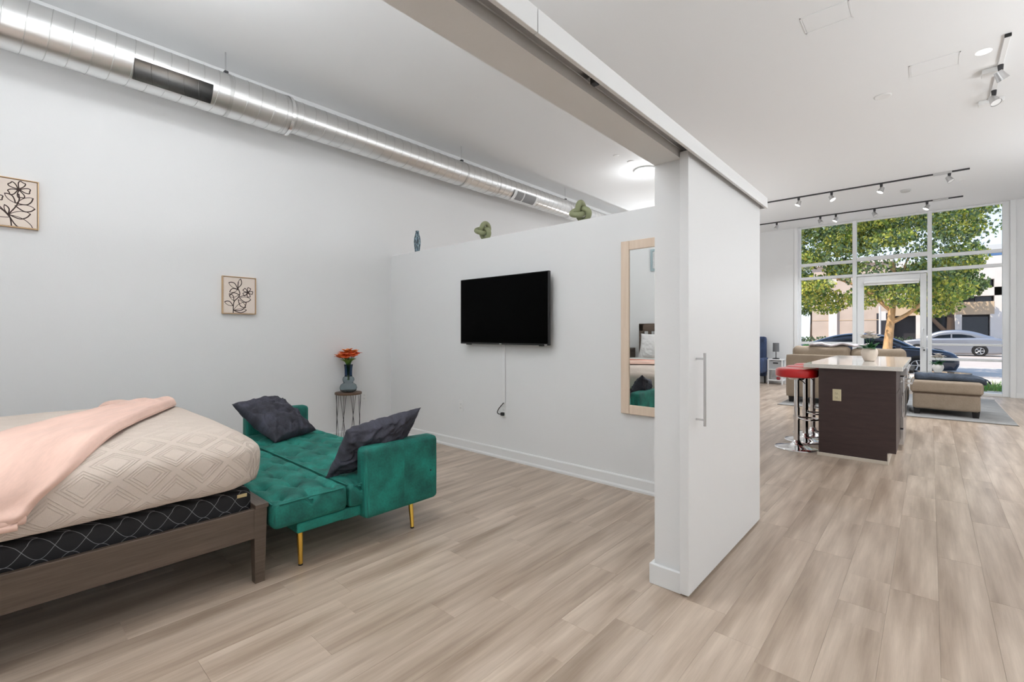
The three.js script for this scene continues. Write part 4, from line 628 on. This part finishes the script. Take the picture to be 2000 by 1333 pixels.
// ---------- sectional sofa, ottoman, rug ----------
const taupe = S({ map: tex(128, 128, (u, v, i, j) => { const k = 12 * fbm(u * 8, v * 8, 1, 3) + 10 * (hash(i, j) - 0.5); return [148 + k, 133 + k, 116 + k]; }), roughness: 0.92, bumpMap: rep(weave.clone(), 4, 4), bumpScale: 0.0008 });
const darkLeg = S({ color: 0x1d1a19, roughness: 0.5 });
{
  const s = thing('sofa', 'taupe fabric sofa seen from behind with loose back cushions', 'sofa', [-1.10, 0, -9.98]);
  const soft = (n, w, h, d, x, y, z, r = 0.04, k = 0.01, lab) => part(n, softBox(w, h, d, r, [24, 10, 10], (v, o) => { v.x += k * fbm(o.y * 5, o.z * 5, x); v.y += k * fbm(o.x * 4, o.z * 4, y + 3); v.z += k * fbm(o.x * 4, o.y * 4, z); }).translate(x, y, z), taupe, s, lab);
  soft('back', 1.66, 0.745, 0.2, 0, 0.485, 0.38, 0.025, 0.004); soft('base', 1.66, 0.24, 0.85, 0, 0.225, -0.02, 0.03, 0.003);
  soft('armrest', 0.2, 0.5, 0.85, -0.74, 0.36, -0.1, 0.04, 0.004);
  soft('seat_cushion', 0.72, 0.17, 0.68, -0.28, 0.43, -0.08, 0.05); soft('seat_cushion', 0.72, 0.17, 0.68, 0.45, 0.43, -0.08, 0.05);
  soft('back_cushion', 0.86, 0.52, 0.22, -0.33, 0.745, 0.24, 0.085, 0.03); soft('back_cushion', 0.72, 0.50, 0.22, 0.46, 0.73, 0.24, 0.085, 0.03);
  for (const [x, z] of [[-0.76, 0.4], [0.76, 0.4], [-0.76, -0.38], [0.76, -0.38]]) part('leg', new THREE.CylinderGeometry(0.055, 0.04, 0.11, 4).rotateY(Math.PI / 4).translate(x, 0.0665, z), darkLeg, s, 'dark tapered wooden leg');
  const th = single('sofa_throw', 'crumpled pale grey throw lying along the top of the taupe sofa', 'blanket', softBox(0.85, 0.035, 0.2, 0.016, [60, 3, 12], (v, o) => { v.y += 0.045 * fbm(o.x * 6, o.z * 9, 2) + 0.012 * Math.sin(o.x * 17); v.z += 0.04 * fbm(o.x * 5, 1, 5); }).translate(-1.18, 1.035, -9.76), S({ color: 0xb9b2b4, roughness: 0.95 }));
  const o = thing('ottoman', 'taupe upholstered ottoman chaise with dark block feet on the rug', 'ottoman', [0.165, 0.0, -9.85]);
  const os = (n, w, h, d, y, r) => part(n, softBox(w, h, d, r, [20, 8, 20], (v, q) => { v.y += 0.006 * fbm(q.x * 4, q.z * 4, 2); }).translate(0, y, 0), taupe, o);
  os('base', 0.74, 0.245, 0.86, 0.215, 0.025); os('cushion', 0.80, 0.18, 0.92, 0.43, 0.045); part('piping', bx(-0.375, 0.375, 0.333, 0.341, -0.435, 0.435), S({ color: 0x6b5747, roughness: 0.9 }), o);
  for (const [x, z] of [[-0.32, 0.38], [0.32, 0.38], [-0.32, -0.38], [0.32, -0.38]]) part('foot', new THREE.CylinderGeometry(0.06, 0.045, 0.1, 4).rotateY(Math.PI / 4).translate(x, 0.0615, z), darkLeg, o, 'dark tapered block foot');
  const bl = thing('folded_blanket', 'dark blue-grey fringed blanket folded on the taupe ottoman', 'blanket', [0.2, 0.52, -9.72]);
  const bm = S({ map: velvetMap(66, 74, 86, 60, 7.1), roughness: 0.95 });
  part('cloth', softBox(0.78, 0.09, 0.36, 0.04, [50, 6, 24], (v, q) => { v.y += 0.025 * fbm(q.x * 6, q.z * 7, 2) + 0.012 * Math.sin(q.z * 26 + q.x * 4) * (q.y > 0 ? 1 : 0); v.z += 0.03 * fbm(q.x * 5, 2, 4); if (q.x > 0.2) { const k = (q.x - 0.2) / 0.19; v.y -= 0.06 * k * k; v.x += 0.02 * k; } }).translate(0, 0.045, 0), bm, bl);
  for (let k = 0; k < 22; k++) part('fringe', tube([[0.39, 0.035, -0.16 + k * 0.0155], [0.43, 0.018, -0.162 + k * 0.0155], [0.445, -0.02, -0.16 + k * 0.0155 + rr(-0.006, 0.006)]], 0.005, 6, 4), bm, bl);
  const rugMap = tex(256, 256, (u, v, i, j) => { const k = 24 * fbm(u * 3, v * 22, 3, 3) + 16 * fbm(u * 9, v * 9, 1, 3) + 10 * (hash(i, j) - 0.5); return [150 + k, 150 + k, 149 + k]; });
  const rg = thing('area_rug', 'grey streaked low-pile area rug under the sofa and ottoman', 'rug', [-0.55, 0, -10.7]);
  part('pile', rbx(-1.42, 1.42, 0.0006, 0.011, -1.63, 1.6, 0.004), S({ map: rugMap, roughness: 0.98 }), rg); part('border', [rbx(-1.428, 1.428, 0.0006, 0.009, 1.6, 1.614, 0.003), rbx(-1.428, 1.428, 0.0006, 0.009, -1.644, -1.63, 0.003)], S({ color: 0x6c675f, roughness: 0.95 }), rg, 'darker bound edge');
  const ct = thing('coffee_table', 'round glass coffee table behind the ottoman', 'coffee table', [0.18, 0.0115, -11.55]);
  part('top', disc(0, 0.50, 0, 0.36, 0.014, 56), PH({ color: 0xffffff, transmission: 1, thickness: 0.014, roughness: 0.02, ior: 1.5, attenuationColor: new THREE.Color(0.5, 0.65, 0.6), attenuationDistance: 0.2 }), ct); part('rim', new THREE.TorusGeometry(0.362, 0.008, 8, 64).rotateX(Math.PI / 2).translate(0, 0.50, 0), M.darkGrey, ct);
  for (let k = 0; k < 3; k++) { const a = k * 2.094; part('leg', rod([0.3 * Math.cos(a), 0.0, 0.3 * Math.sin(a)], [0.26 * Math.cos(a), 0.493, 0.26 * Math.sin(a)], 0.012), M.darkGrey, ct); }
  pottedFlowers('potted_flowers', 'white flowers in a small white pot on the round glass table', [0.10, 0.519, -11.5], 1.05, S({ color: 0xe6e4e0, roughness: 0.4 }));
}
// ---------- corner by the front wall ----------
{
  const t = thing('end_table', 'white open end table with two shelves in the far corner', 'end table', [-2.78, 0, -12.72]);
  for (const [x, z] of [[-0.15, 0.15], [0.15, 0.15], [-0.15, -0.15], [0.15, -0.15]]) part('leg', rbx(x - 0.014, x + 0.014, 0, 0.595, z - 0.014, z + 0.014, 0.002), M.white, t);
  for (const y of [0.10, 0.36, 0.595]) part('shelf', rbx(-0.165, 0.165, y - 0.012, y + 0.012, -0.165, 0.165, 0.003), M.white, t);
  part('drawer_box', rbx(-0.13, 0.13, 0.375, 0.57, -0.14, 0.13, 0.004), S({ color: 0xb7b9ba, roughness: 0.5 }), t); part('drawer_pull', rbx(-0.05, 0.06, 0.50, 0.53, 0.13, 0.14, 0.003), M.darkGrey, t);
  single('red_ornament', 'small red ornament on the lower shelf of the white end table', 'ornament', lathe([[0, 0], [0.03, 0], [0.045, 0.03], [0.04, 0.06], [0.02, 0.075], [0, 0.076]], 24).translate(-2.72, 0.112, -12.62), S({ color: 0xa03238, roughness: 0.4 }));
  const l = thing('table_lamp', 'slim dark table lamp with grey cylinder shade on the white end table', 'table lamp', [-2.79, 0.607, -12.7]);
  part('base', lathe([[0, 0], [0.075, 0], [0.075, 0.02], [0.02, 0.03], [0, 0.03]], 32), M.black, l); part('stem', rod([0, 0.02, 0], [0, 0.2, 0], 0.009), M.darkGrey, l); part('shade', new THREE.CylinderGeometry(0.066, 0.07, 0.21, 32, 1, true).translate(0, 0.285, 0), S({ color: 0x6f7072, roughness: 0.9, side: THREE.DoubleSide }), l);
  const c = thing('armchair', 'tall-backed blue armchair standing beside the white end table', 'armchair', [-3.35, 0, -12.45]);
  const blue = S({ map: velvetMap(52, 66, 96, 40, 3.3), roughness: 0.9 });
  part('back', softBox(0.68, 0.98, 0.16, 0.05, [12, 16, 4]).translate(0, 0.66, -0.3), blue, c); part('seat', softBox(0.68, 0.2, 0.62, 0.05, [10, 4, 10]).translate(0, 0.36, 0.03), blue, c);
  for (const x of [-0.33, 0.33]) part('armrest', softBox(0.12, 0.36, 0.66, 0.04, [4, 6, 10]).translate(x, 0.46, 0.0), blue, c); for (const [x, z] of [[-0.3, 0.3], [0.3, 0.3], [-0.3, -0.32], [0.3, -0.32]]) part('leg', rod([x, 0, z], [x, 0.27, z], 0.018, 0.026), M.black, c);
}
// ---------- street outside ----------
const GY = -0.10;
{
  const con = tex(256, 256, (u, v, i, j) => { const k = 16 * fbm(u * 6, v * 6, 2, 4) + 12 * (hash(i, j) - 0.5); return [206 + k, 196 + k, 186 + k]; }), asp = tex(256, 256, (u, v, i, j) => { const k = 14 * fbm(u * 5, v * 5, 5, 4) + 18 * (hash(i, j) - 0.5); return [190 + k, 178 + k, 168 + k]; }); con.repeat.set(0.4, 0.4); asp.repeat.set(0.3, 0.3);
  const concrete = S({ map: con, roughness: 0.9 });
  struct('ground', bx(-60, 60, GY - 0.6, GY - 0.12, -13.3, -95), S({ color: 0x8d8478, roughness: 1 }), 'bare earth under the street outside', 'ground');
  struct('sidewalk', [bx(-40, 40, GY - 0.12, GY, -13.25, -14.1), bx(-40, 40, GY - 0.12, GY, -16.4, -19.2)], concrete, 'pale concrete sidewalk right outside the storefront window', 'sidewalk');
  struct('road', bx(-60, 60, GY - 0.12, GY - 0.1, -19.4, -45.5), S({ map: asp, roughness: 0.92 }), 'sunlit pale asphalt road outside the window', 'road');
  struct('kerb', [rbx(-40, 40, GY - 0.12, GY + 0.01, -19.2, -19.4, 0.02), rbx(-60, 60, GY - 0.12, GY + 0.02, -45.5, -45.7, 0.02)], concrete, 'concrete kerbs along both edges of the road', 'kerb');
  struct('far_sidewalk', bx(-60, 60, GY - 0.12, GY + 0.01, -45.7, -52), concrete, 'concrete sidewalk before the building across the road', 'sidewalk');
  for (const [z, l] of [[-27, 'white painted lane line on the near half of the road'], [-35, 'white painted lane line on the far half of the road']]) single('lane_line', l, 'road marking', bx(-50, 50, GY - 0.1, GY - 0.097, z, z - 0.22), S({ color: 0xf2efe9, roughness: 0.8 }));
  // planting strip
  struct('planting_bed', bx(-40, 40, GY - 0.12, GY - 0.02, -14.1, -16.4), S({ color: 0x6b5a40, roughness: 1 }), 'earth bed between window and sidewalk', 'planting bed');
  const blade = new THREE.BufferGeometry(); blade.setAttribute('position', new THREE.Float32BufferAttribute([-0.012, 0, 0, 0.012, 0, 0, 0.008, 0.13, 0.02, -0.008, 0.13, 0.02, 0, 0.24, 0.07], 3)); blade.setIndex([0, 1, 2, 0, 2, 3, 3, 2, 4]); blade.computeVertexNormals();
  const n = 9000, grass = new THREE.InstancedMesh(blade, PH({ color: 0xffffff, roughness: 0.9, transmission: 0.3, thickness: 0, side: THREE.DoubleSide }), n), m = new THREE.Matrix4(), col = new THREE.Color();
  for (let i = 0; i < n; i++) { const s = rr(0.5, 1.2); m.compose(V(rr(-6, 5), GY - 0.03, rr(-16.3, -14.15)), new THREE.Quaternion().setFromEuler(new THREE.Euler(rr(-0.4, 0.4), rr(0, 6.3), rr(-0.4, 0.4))), V(s, s, s)); grass.setMatrixAt(i, m); grass.setColorAt(i, col.setRGB(rr(0.14, 0.30), rr(0.30, 0.46), rr(0.05, 0.10))); }
  grass.name = 'lawn_grass'; grass.castShadow = grass.receiveShadow = true; grass.userData = { kind: 'stuff', label: 'bright green grass in the bed outside the window', category: 'grass' }; scene.add(grass);
}
// leafy masses: a quad-folded leaf scattered through blobs
const leafGeo = (() => { const g = new THREE.BufferGeometry(); g.setAttribute('position', new THREE.Float32BufferAttribute([0, 0, 0, -0.5, 0.45, 0.12, 0, 0.5, 0, 0.5, 0.45, 0.12, 0, 1, 0.05], 3)); g.setIndex([0, 2, 1, 0, 3, 2, 1, 2, 4, 2, 3, 4]); g.computeVertexNormals(); return g; })();
const leafMat = PH({ color: 0xffffff, roughness: 0.85, transmission: 0.4, thickness: 0, side: THREE.DoubleSide });
function foliage(parent, blobs, n, size, colors, name = 'foliage') {
  const im = new THREE.InstancedMesh(leafGeo, leafMat, n), m = new THREE.Matrix4(), col = new THREE.Color(), vol = blobs.map((b) => b[3] * b[4] * b[3]), tot = vol.reduce((a, b) => a + b, 0);
  for (let i = 0; i < n; i++) {
    let r = rnd() * tot, k = 0; while (r > vol[k] && k < blobs.length - 1) { r -= vol[k]; k++; }
    const [x, y, z, rx, ry] = blobs[k], d = V(rr(-1, 1), rr(-1, 1), rr(-1, 1)); while (d.lengthSq() > 1 || d.lengthSq() < 0.12) d.set(rr(-1, 1), rr(-1, 1), rr(-1, 1));
    const s = size * rr(0.6, 1.3); m.compose(V(x + d.x * rx, y + d.y * ry, z + d.z * rx), new THREE.Quaternion().setFromEuler(new THREE.Euler(rr(-1.2, 1.2), rr(0, 6.3), rr(-1.2, 1.2))), V(s, s, s));
    im.setMatrixAt(i, m); const c = colors[Math.floor(rnd() * colors.length)], q = rr(0.8, 1.2); im.setColorAt(i, col.setRGB(c[0] * q, c[1] * q, c[2] * q));
  }
  im.name = name; im.castShadow = im.receiveShadow = true; im.userData.kind = 'stuff'; parent.add(im); return im;
}
const GREENS = [[0.16, 0.27, 0.05], [0.24, 0.36, 0.06], [0.40, 0.48, 0.08], [0.66, 0.67, 0.10], [0.62, 0.62, 0.12], [0.08, 0.15, 0.04], [0.52, 0.48, 0.08]];
const barkMap = tex(128, 256, (u, v) => { const k = fbm(u * 6, v * 9, 3, 4) * 50; return [196 + k, 156 + k, 112 + k]; });
function tree(name, label, pos, trunk, branches, blobs, n, size, colors, bark) {
  const t = thing(name, label, 'tree', pos), mat = bark || S({ map: barkMap, roughness: 0.9 });
  const limb = (pts, r0, r1) => { const c = new THREE.CatmullRomCurve3(pts.map((p) => V(...p))), N = 20, g = grid(12, N, (u, v) => { const p = c.getPoint(v), tn = c.getTangent(v), a = V(1, 0, 0).cross(tn).normalize(), b = tn.clone().cross(a), r = r0 + (r1 - r0) * v, q = -u * 6.2832; return p.addScaledVector(a, Math.cos(q) * r).addScaledVector(b, Math.sin(q) * r).toArray(); }); return g; };
  const tr = part('trunk', limb(...trunk), mat, t); for (const b of branches) part('branch', limb(...b), mat, tr);
  foliage(t, blobs, n, size, colors); return t;
}
{
  const blobs = []; for (let k = 0; k < 34; k++) { const a = rr(0, 6.28), r = Math.sqrt(rnd()) * 2.35, h = rr(0, 1); blobs.push([-0.35 + r * Math.cos(a) * 1.1, 2.55 + h * 3.4 + 0.25 * (1 - r / 2.4), r * Math.sin(a) * 0.8, rr(0.42, 0.72), rr(0.28, 0.45)]); }
  for (const [x, y] of [[-2.9, 3.1], [-2.6, 4.2], [-2.9, 5.1], [-3.6, 3.6], [-3.8, 4.8], [-1.9, 2.5], [1.6, 2.7], [1.9, 3.7], [1.7, 4.8], [2.1, 5.5], [1.2, 2.3], [0.4, 2.6], [-0.7, 2.6], [0.8, 3.2]]) blobs.push([x, y, rr(-0.5, 0.7), rr(0.55, 0.75), rr(0.4, 0.55)]);
  tree('street_tree', 'leafy street tree with a pale leaning trunk outside the entrance door', [-1.07, GY, -21], [[[-0.12, 0, 0], [-0.04, 1.0, 0], [0.08, 2.4, 0], [0.1, 3.8, 0]], 0.16, 0.07],
    [[[[0.05, 1.7, 0], [0.5, 2.0, 0.05], [1.2, 2.7, 0.1]], 0.08, 0.04], [[[0.05, 2.1, 0], [-0.7, 2.9, 0], [-1.6, 3.4, 0]], 0.07, 0.03], [[[0.08, 2.6, 0], [0.3, 3.2, 0.2], [0.5, 3.9, 0.2]], 0.06, 0.025]], blobs, 30000, 0.105, GREENS);
  foliage(scene.getObjectByName('street_tree'), [[-0.4, 5.7, 0.3, 2.9, 1.1], [1.4, 4.9, 0.2, 1.5, 1.2], [-2.4, 5.0, 0, 1.7, 1.3], [0.2, 3.9, 0.5, 2.2, 1.1]], 9000, 0.105, [[0.10, 0.17, 0.06], [0.14, 0.22, 0.08], [0.30, 0.36, 0.08], [0.07, 0.12, 0.06]], 'outer_foliage');
  const dark = S({ color: 0x4a3d33, roughness: 0.95 });
  tree('street_tree', 'darker street tree farther along across the road behind the cars', [1.0, GY, -47], [[[0, 0, 0], [0.1, 1.6, 0], [0.1, 3.6, 0]], 0.3, 0.16], [[[[0, 1.2, 0], [-0.9, 2.4, 0], [-1.6, 3.6, 0]], 0.16, 0.08]], [[0, 4.6, 0, 1.6, 1.1], [-1.2, 4.4, 0, 1.2, 0.8], [1.0, 4.8, 0, 1.2, 0.9], [0.2, 6.0, 0, 1.5, 1.0]], 3500, 0.26, [[0.10, 0.17, 0.05], [0.16, 0.24, 0.06], [0.22, 0.30, 0.07]], dark);
  tree('street_tree', 'tall tree standing against the sky left of the beige building', [-9.6, GY, -60], [[[0, 0, 0], [0, 3, 0], [0, 6, 0]], 0.3, 0.12], [], [[0, 5.5, 0, 2.2, 2.6], [1.0, 3.4, 0, 1.2, 1.0], [0, 8.5, 0, 1.8, 1.6]], 3500, 0.3, [[0.14, 0.22, 0.07], [0.20, 0.28, 0.09]], dark);
  const shrub = (name, label, blobs2, n, size, colors) => { const t = thing(name, label, 'hedge'); foliage(t, blobs2, n, size, colors); };
  shrub('hedge', 'low clipped dark hedge along the foot of the beige wall', Array.from({ length: 22 }, (_, i) => [-10 + i * 0.42, 0.35, -46.6, 0.4, 0.55]), 3000, 0.16, [[0.06, 0.11, 0.04], [0.09, 0.15, 0.05]]);
  shrub('hedge', 'low dark hedge behind the silver car', Array.from({ length: 26 }, (_, i) => [-2.4 + i * 0.3, 0.25, -46.6, 0.35, 0.4]), 2600, 0.16, [[0.06, 0.11, 0.04], [0.09, 0.15, 0.05]]);
  shrub('shrub', 'bright green young shrub just outside the window behind the sofa', [[-2.45, 0.6, -14.6, 0.10, 0.38], [-2.28, 0.5, -14.55, 0.09, 0.36]], 260, 0.07, [[0.13, 0.42, 0.11], [0.18, 0.5, 0.14]]);
}
// ---------- building across the road ----------
{
  const wm = (r, g, b, s) => { const t = tex(128, 128, (u, v) => { const k = 14 * fbm(u * 4, v * 4, s, 4); return [r + k, g + k, b + k]; }); t.repeat.set(0.25, 0.25); return S({ map: t, roughness: 0.9 }); };
  const pale = wm(214, 208, 204, 1), beige = wm(184, 168, 156, 2), brown = wm(192, 170, 144, 3), dk = S({ color: 0x2c2a30, roughness: 0.5 }), Z = -50;
  const a = thing('parking_building', 'pale concrete building with dark window bands across the road', 'building', [0, 0, Z]);
  part('wall', [bx(-2.3, 14, 5.3, 7.0, 0, -12), bx(-2.3, 14, 4.05, 4.68, 0, -12), bx(3.55, 14, GY, 5.3, 0, -12), bx(-2.3, 3.55, 2.65, 3.62, 0.0, -0.5)], pale, a);
  part('wall_recess', bx(-2.3, 3.55, GY, 5.3, -0.9, -11), dk, a);
  part('fascia', bx(-2.3, 3.55, 2.64, 3.62, 0.03, -0.1), brown, a);
  for (const x of [-0.62, 1.53, 3.6]) part('pillar', bx(x - 0.27, x + 0.27, GY, 2.66, 0.06, -0.6), pale, a);
  for (const [x0, x1] of [[-0.3, 1.2], [1.85, 3.3]]) part('shop_window', bx(x0, x1, 0.3, 2.5, -0.85, -0.88), PH({ color: 0x30343c, roughness: 0.05, metalness: 0.3 }), a);
  for (const y of [3.84, 4.98]) for (let k = 0; k < 6; k++) part('window_pane', bx(-2.2 + k * 0.95, -1.3 + k * 0.95, y - 0.2, y + 0.28, -0.75, -0.78), S({ color: 0x3a3a42, roughness: 0.15, metalness: 0.2 }), a);
  const b = thing('beige_building', 'beige block-wall building with a pale pillar across the road', 'building', [0, 0, Z]);
  part('wall', [bx(-8.05, -6.75, GY, 4.6, 0, -9), bx(-6.15, -2.3, GY, 4.6, 0, -9), bx(-6.75, -6.15, GY, 4.6, -0.3, -9), bx(-8.05, -2.3, 4.6, 7.2, 0, -9)], beige, b);
  part('pillar', bx(-6.76, -6.14, GY, 4.6, 0.25, -0.3), pale, b); part('ledge', bx(-8.05, -2.3, 2.33, 2.38, 0.03, 0), brown, b); part('ledge', bx(-8.05, -2.3, 4.0, 4.06, 0.03, 0), brown, b);
  part('doorway', bx(-3.4, -2.35, GY, 2.9, 0.02, -0.02), dk, b); part('roof_slab', bx(-8.3, -2.31, 7.2, 7.6, 0.3, -9.2), pale, b);
  const c = thing('distant_tower', 'distant blue-grey tower block above the pale building', 'building', [7.2, 0, -92]); part('wall', bx(-1.6, 3, GY, 13.4, 0, -6), S({ color: 0xbfc1c2, roughness: 0.6 }), c); for (let k = 0; k < 5; k++) part('window_band', bx(-1.5, 2.9, 11.9 - k * 0.9, 12.3 - k * 0.9, 0.03, 0), S({ color: 0x4d6f99, roughness: 0.2 }), c);
  single('street_post', 'slim pale street sign post before the beige building', 'post', [rod([-2.92, GY, -45.9], [-2.92, 3.3, -45.9], 0.07), rbx(-2.85, -2.55, 2.2, 2.9, -45.88, -45.92, 0.01)], S({ color: 0xc9c6c2, roughness: 0.6 }));
}
// ---------- cars ----------
function car(label, pos, paint, dir, s = 1) {
  const t = thing('car', label, 'car', pos); t.scale.set(dir, s, 1);
  const ext = (pts, d, bev) => { const sh = new THREE.Shape(); sh.moveTo(...pts[0]); sh.splineThru(pts.slice(1).map((p) => new THREE.Vector2(...p))); sh.closePath(); return new THREE.ExtrudeGeometry(sh, { depth: d - 2 * bev, bevelEnabled: true, bevelSize: bev, bevelThickness: bev, bevelSegments: 4, curveSegments: 60 }).translate(0, 0, -d / 2 + bev); };
  const body = [[-2.35, 0.30], [-2.40, 0.45], [-2.36, 0.66], [-2.1, 0.80], [-1.25, 0.93], [0, 0.98], [1.3, 1.0], [2.15, 0.98], [2.38, 0.86], [2.40, 0.5], [2.3, 0.28], [1.0, 0.24], [-1, 0.24]];
  const cab = [[-1.25, 0.90], [-0.95, 1.08], [-0.45, 1.33], [0.0, 1.42], [0.55, 1.43], [1.1, 1.33], [1.65, 1.12], [2.0, 0.97], [1.5, 0.88], [0, 0.86]];
  const k = part('body', [ext(body, 1.82, 0.14)], paint, t); part('roof', ext(cab, 1.46, 0.2), paint, t);
  const glass = PH({ color: 0x1c232c, roughness: 0.04, metalness: 0.4 });
  const gw = (pts) => new THREE.ExtrudeGeometry(new THREE.Shape(pts.map((p) => new THREE.Vector2(...p))), { depth: 0.03, bevelEnabled: false });
  for (const z of [0.715, -0.745]) { part('side_window', gw([[-0.95, 1.0], [-0.42, 1.28], [0.12, 1.355], [0.12, 1.0]]).translate(0, 0, z), glass, t); part('side_window', gw([[0.2, 1.0], [0.2, 1.355], [0.6, 1.355], [1.05, 1.27], [1.35, 1.1], [1.1, 1.0]]).translate(0, 0, z), glass, t); }
  part('windscreen', new THREE.BoxGeometry(0.66, 0.02, 1.2).rotateZ(0.62).translate(-0.80, 1.19, 0), glass, t); part('rear_window', new THREE.BoxGeometry(0.72, 0.02, 1.15).rotateZ(-0.42).translate(1.45, 1.22, 0), glass, t);
  const tyre = S({ color: 0x151515, roughness: 0.9 });
  for (const [x, z] of [[-1.45, 0.82], [1.42, 0.82], [-1.45, -0.82], [1.42, -0.82]]) {
    const w = part('wheel', lathe([[0.2, -0.1], [0.31, -0.1], [0.33, -0.07], [0.33, 0.07], [0.31, 0.1], [0.2, 0.1]], 40).rotateX(Math.PI / 2).translate(x, 0.33, z), tyre, t);
    const o = Math.sign(z) * 0.085, sp = [new THREE.TorusGeometry(0.205, 0.018, 8, 36).translate(x, 0.33, z + o), disc(0, 0, 0, 0.04, 0.03, 16).rotateX(Math.PI / 2).translate(x, 0.33, z + o)]; for (let q = 0; q < 5; q++) { const a = q * 1.2566; sp.push(rod([x + 0.03 * Math.cos(a), 0.33 + 0.03 * Math.sin(a), z + o], [x + 0.2 * Math.cos(a), 0.33 + 0.2 * Math.sin(a), z + o], 0.022, 0.03, 6)); }
    part('rim', sp, M.steel, w); part('wheel_arch', disc(0, 0, 0, 0.37, 0.02, 36).rotateX(Math.PI / 2).translate(x, 0.36, Math.sign(z) * 0.905), M.black, t);
  }
  for (const z of [0.7, -0.7]) { part('tail_light', rbx(2.2, 2.41, 0.8, 0.92, z - 0.2, z + 0.2, 0.03), S({ color: 0x8a1414, roughness: 0.3 }), t, 'red tail light'); part('head_light', rbx(-2.38, -2.15, 0.62, 0.74, z - 0.18, z + 0.18, 0.03), S({ color: 0xe0e4ea, roughness: 0.1 }), t); }
  for (const x of [-0.3, 0.75]) for (const z of [0.92, -0.92]) part('door_handle', rbx(x, x + 0.18, 0.84, 0.87, z - 0.012, z + 0.012, 0.006), paint, t);
  part('wing_mirror', [rbx(-0.98, -0.8, 1.0, 1.12, 0.86, 1.02, 0.03), rbx(-0.98, -0.8, 1.0, 1.12, -1.02, -0.86, 0.03)], paint, t);
}
car('silver sedan parked on the far side of the road', [0.82, GY - 0.1, -41.2], PH({ color: 0x8b8d93, metalness: 0.6, roughness: 0.35, clearcoat: 1 }), 1);
car('dark navy sedan parked at the near kerb by the street tree', [-1.78, GY - 0.14, -23.4], PH({ color: 0x1a2438, metalness: 0.4, roughness: 0.3, clearcoat: 1, clearcoatRoughness: 0.03 }), -1, 0.9);

scene.updateMatrixWorld(true);
renderer.render(scene, camera);
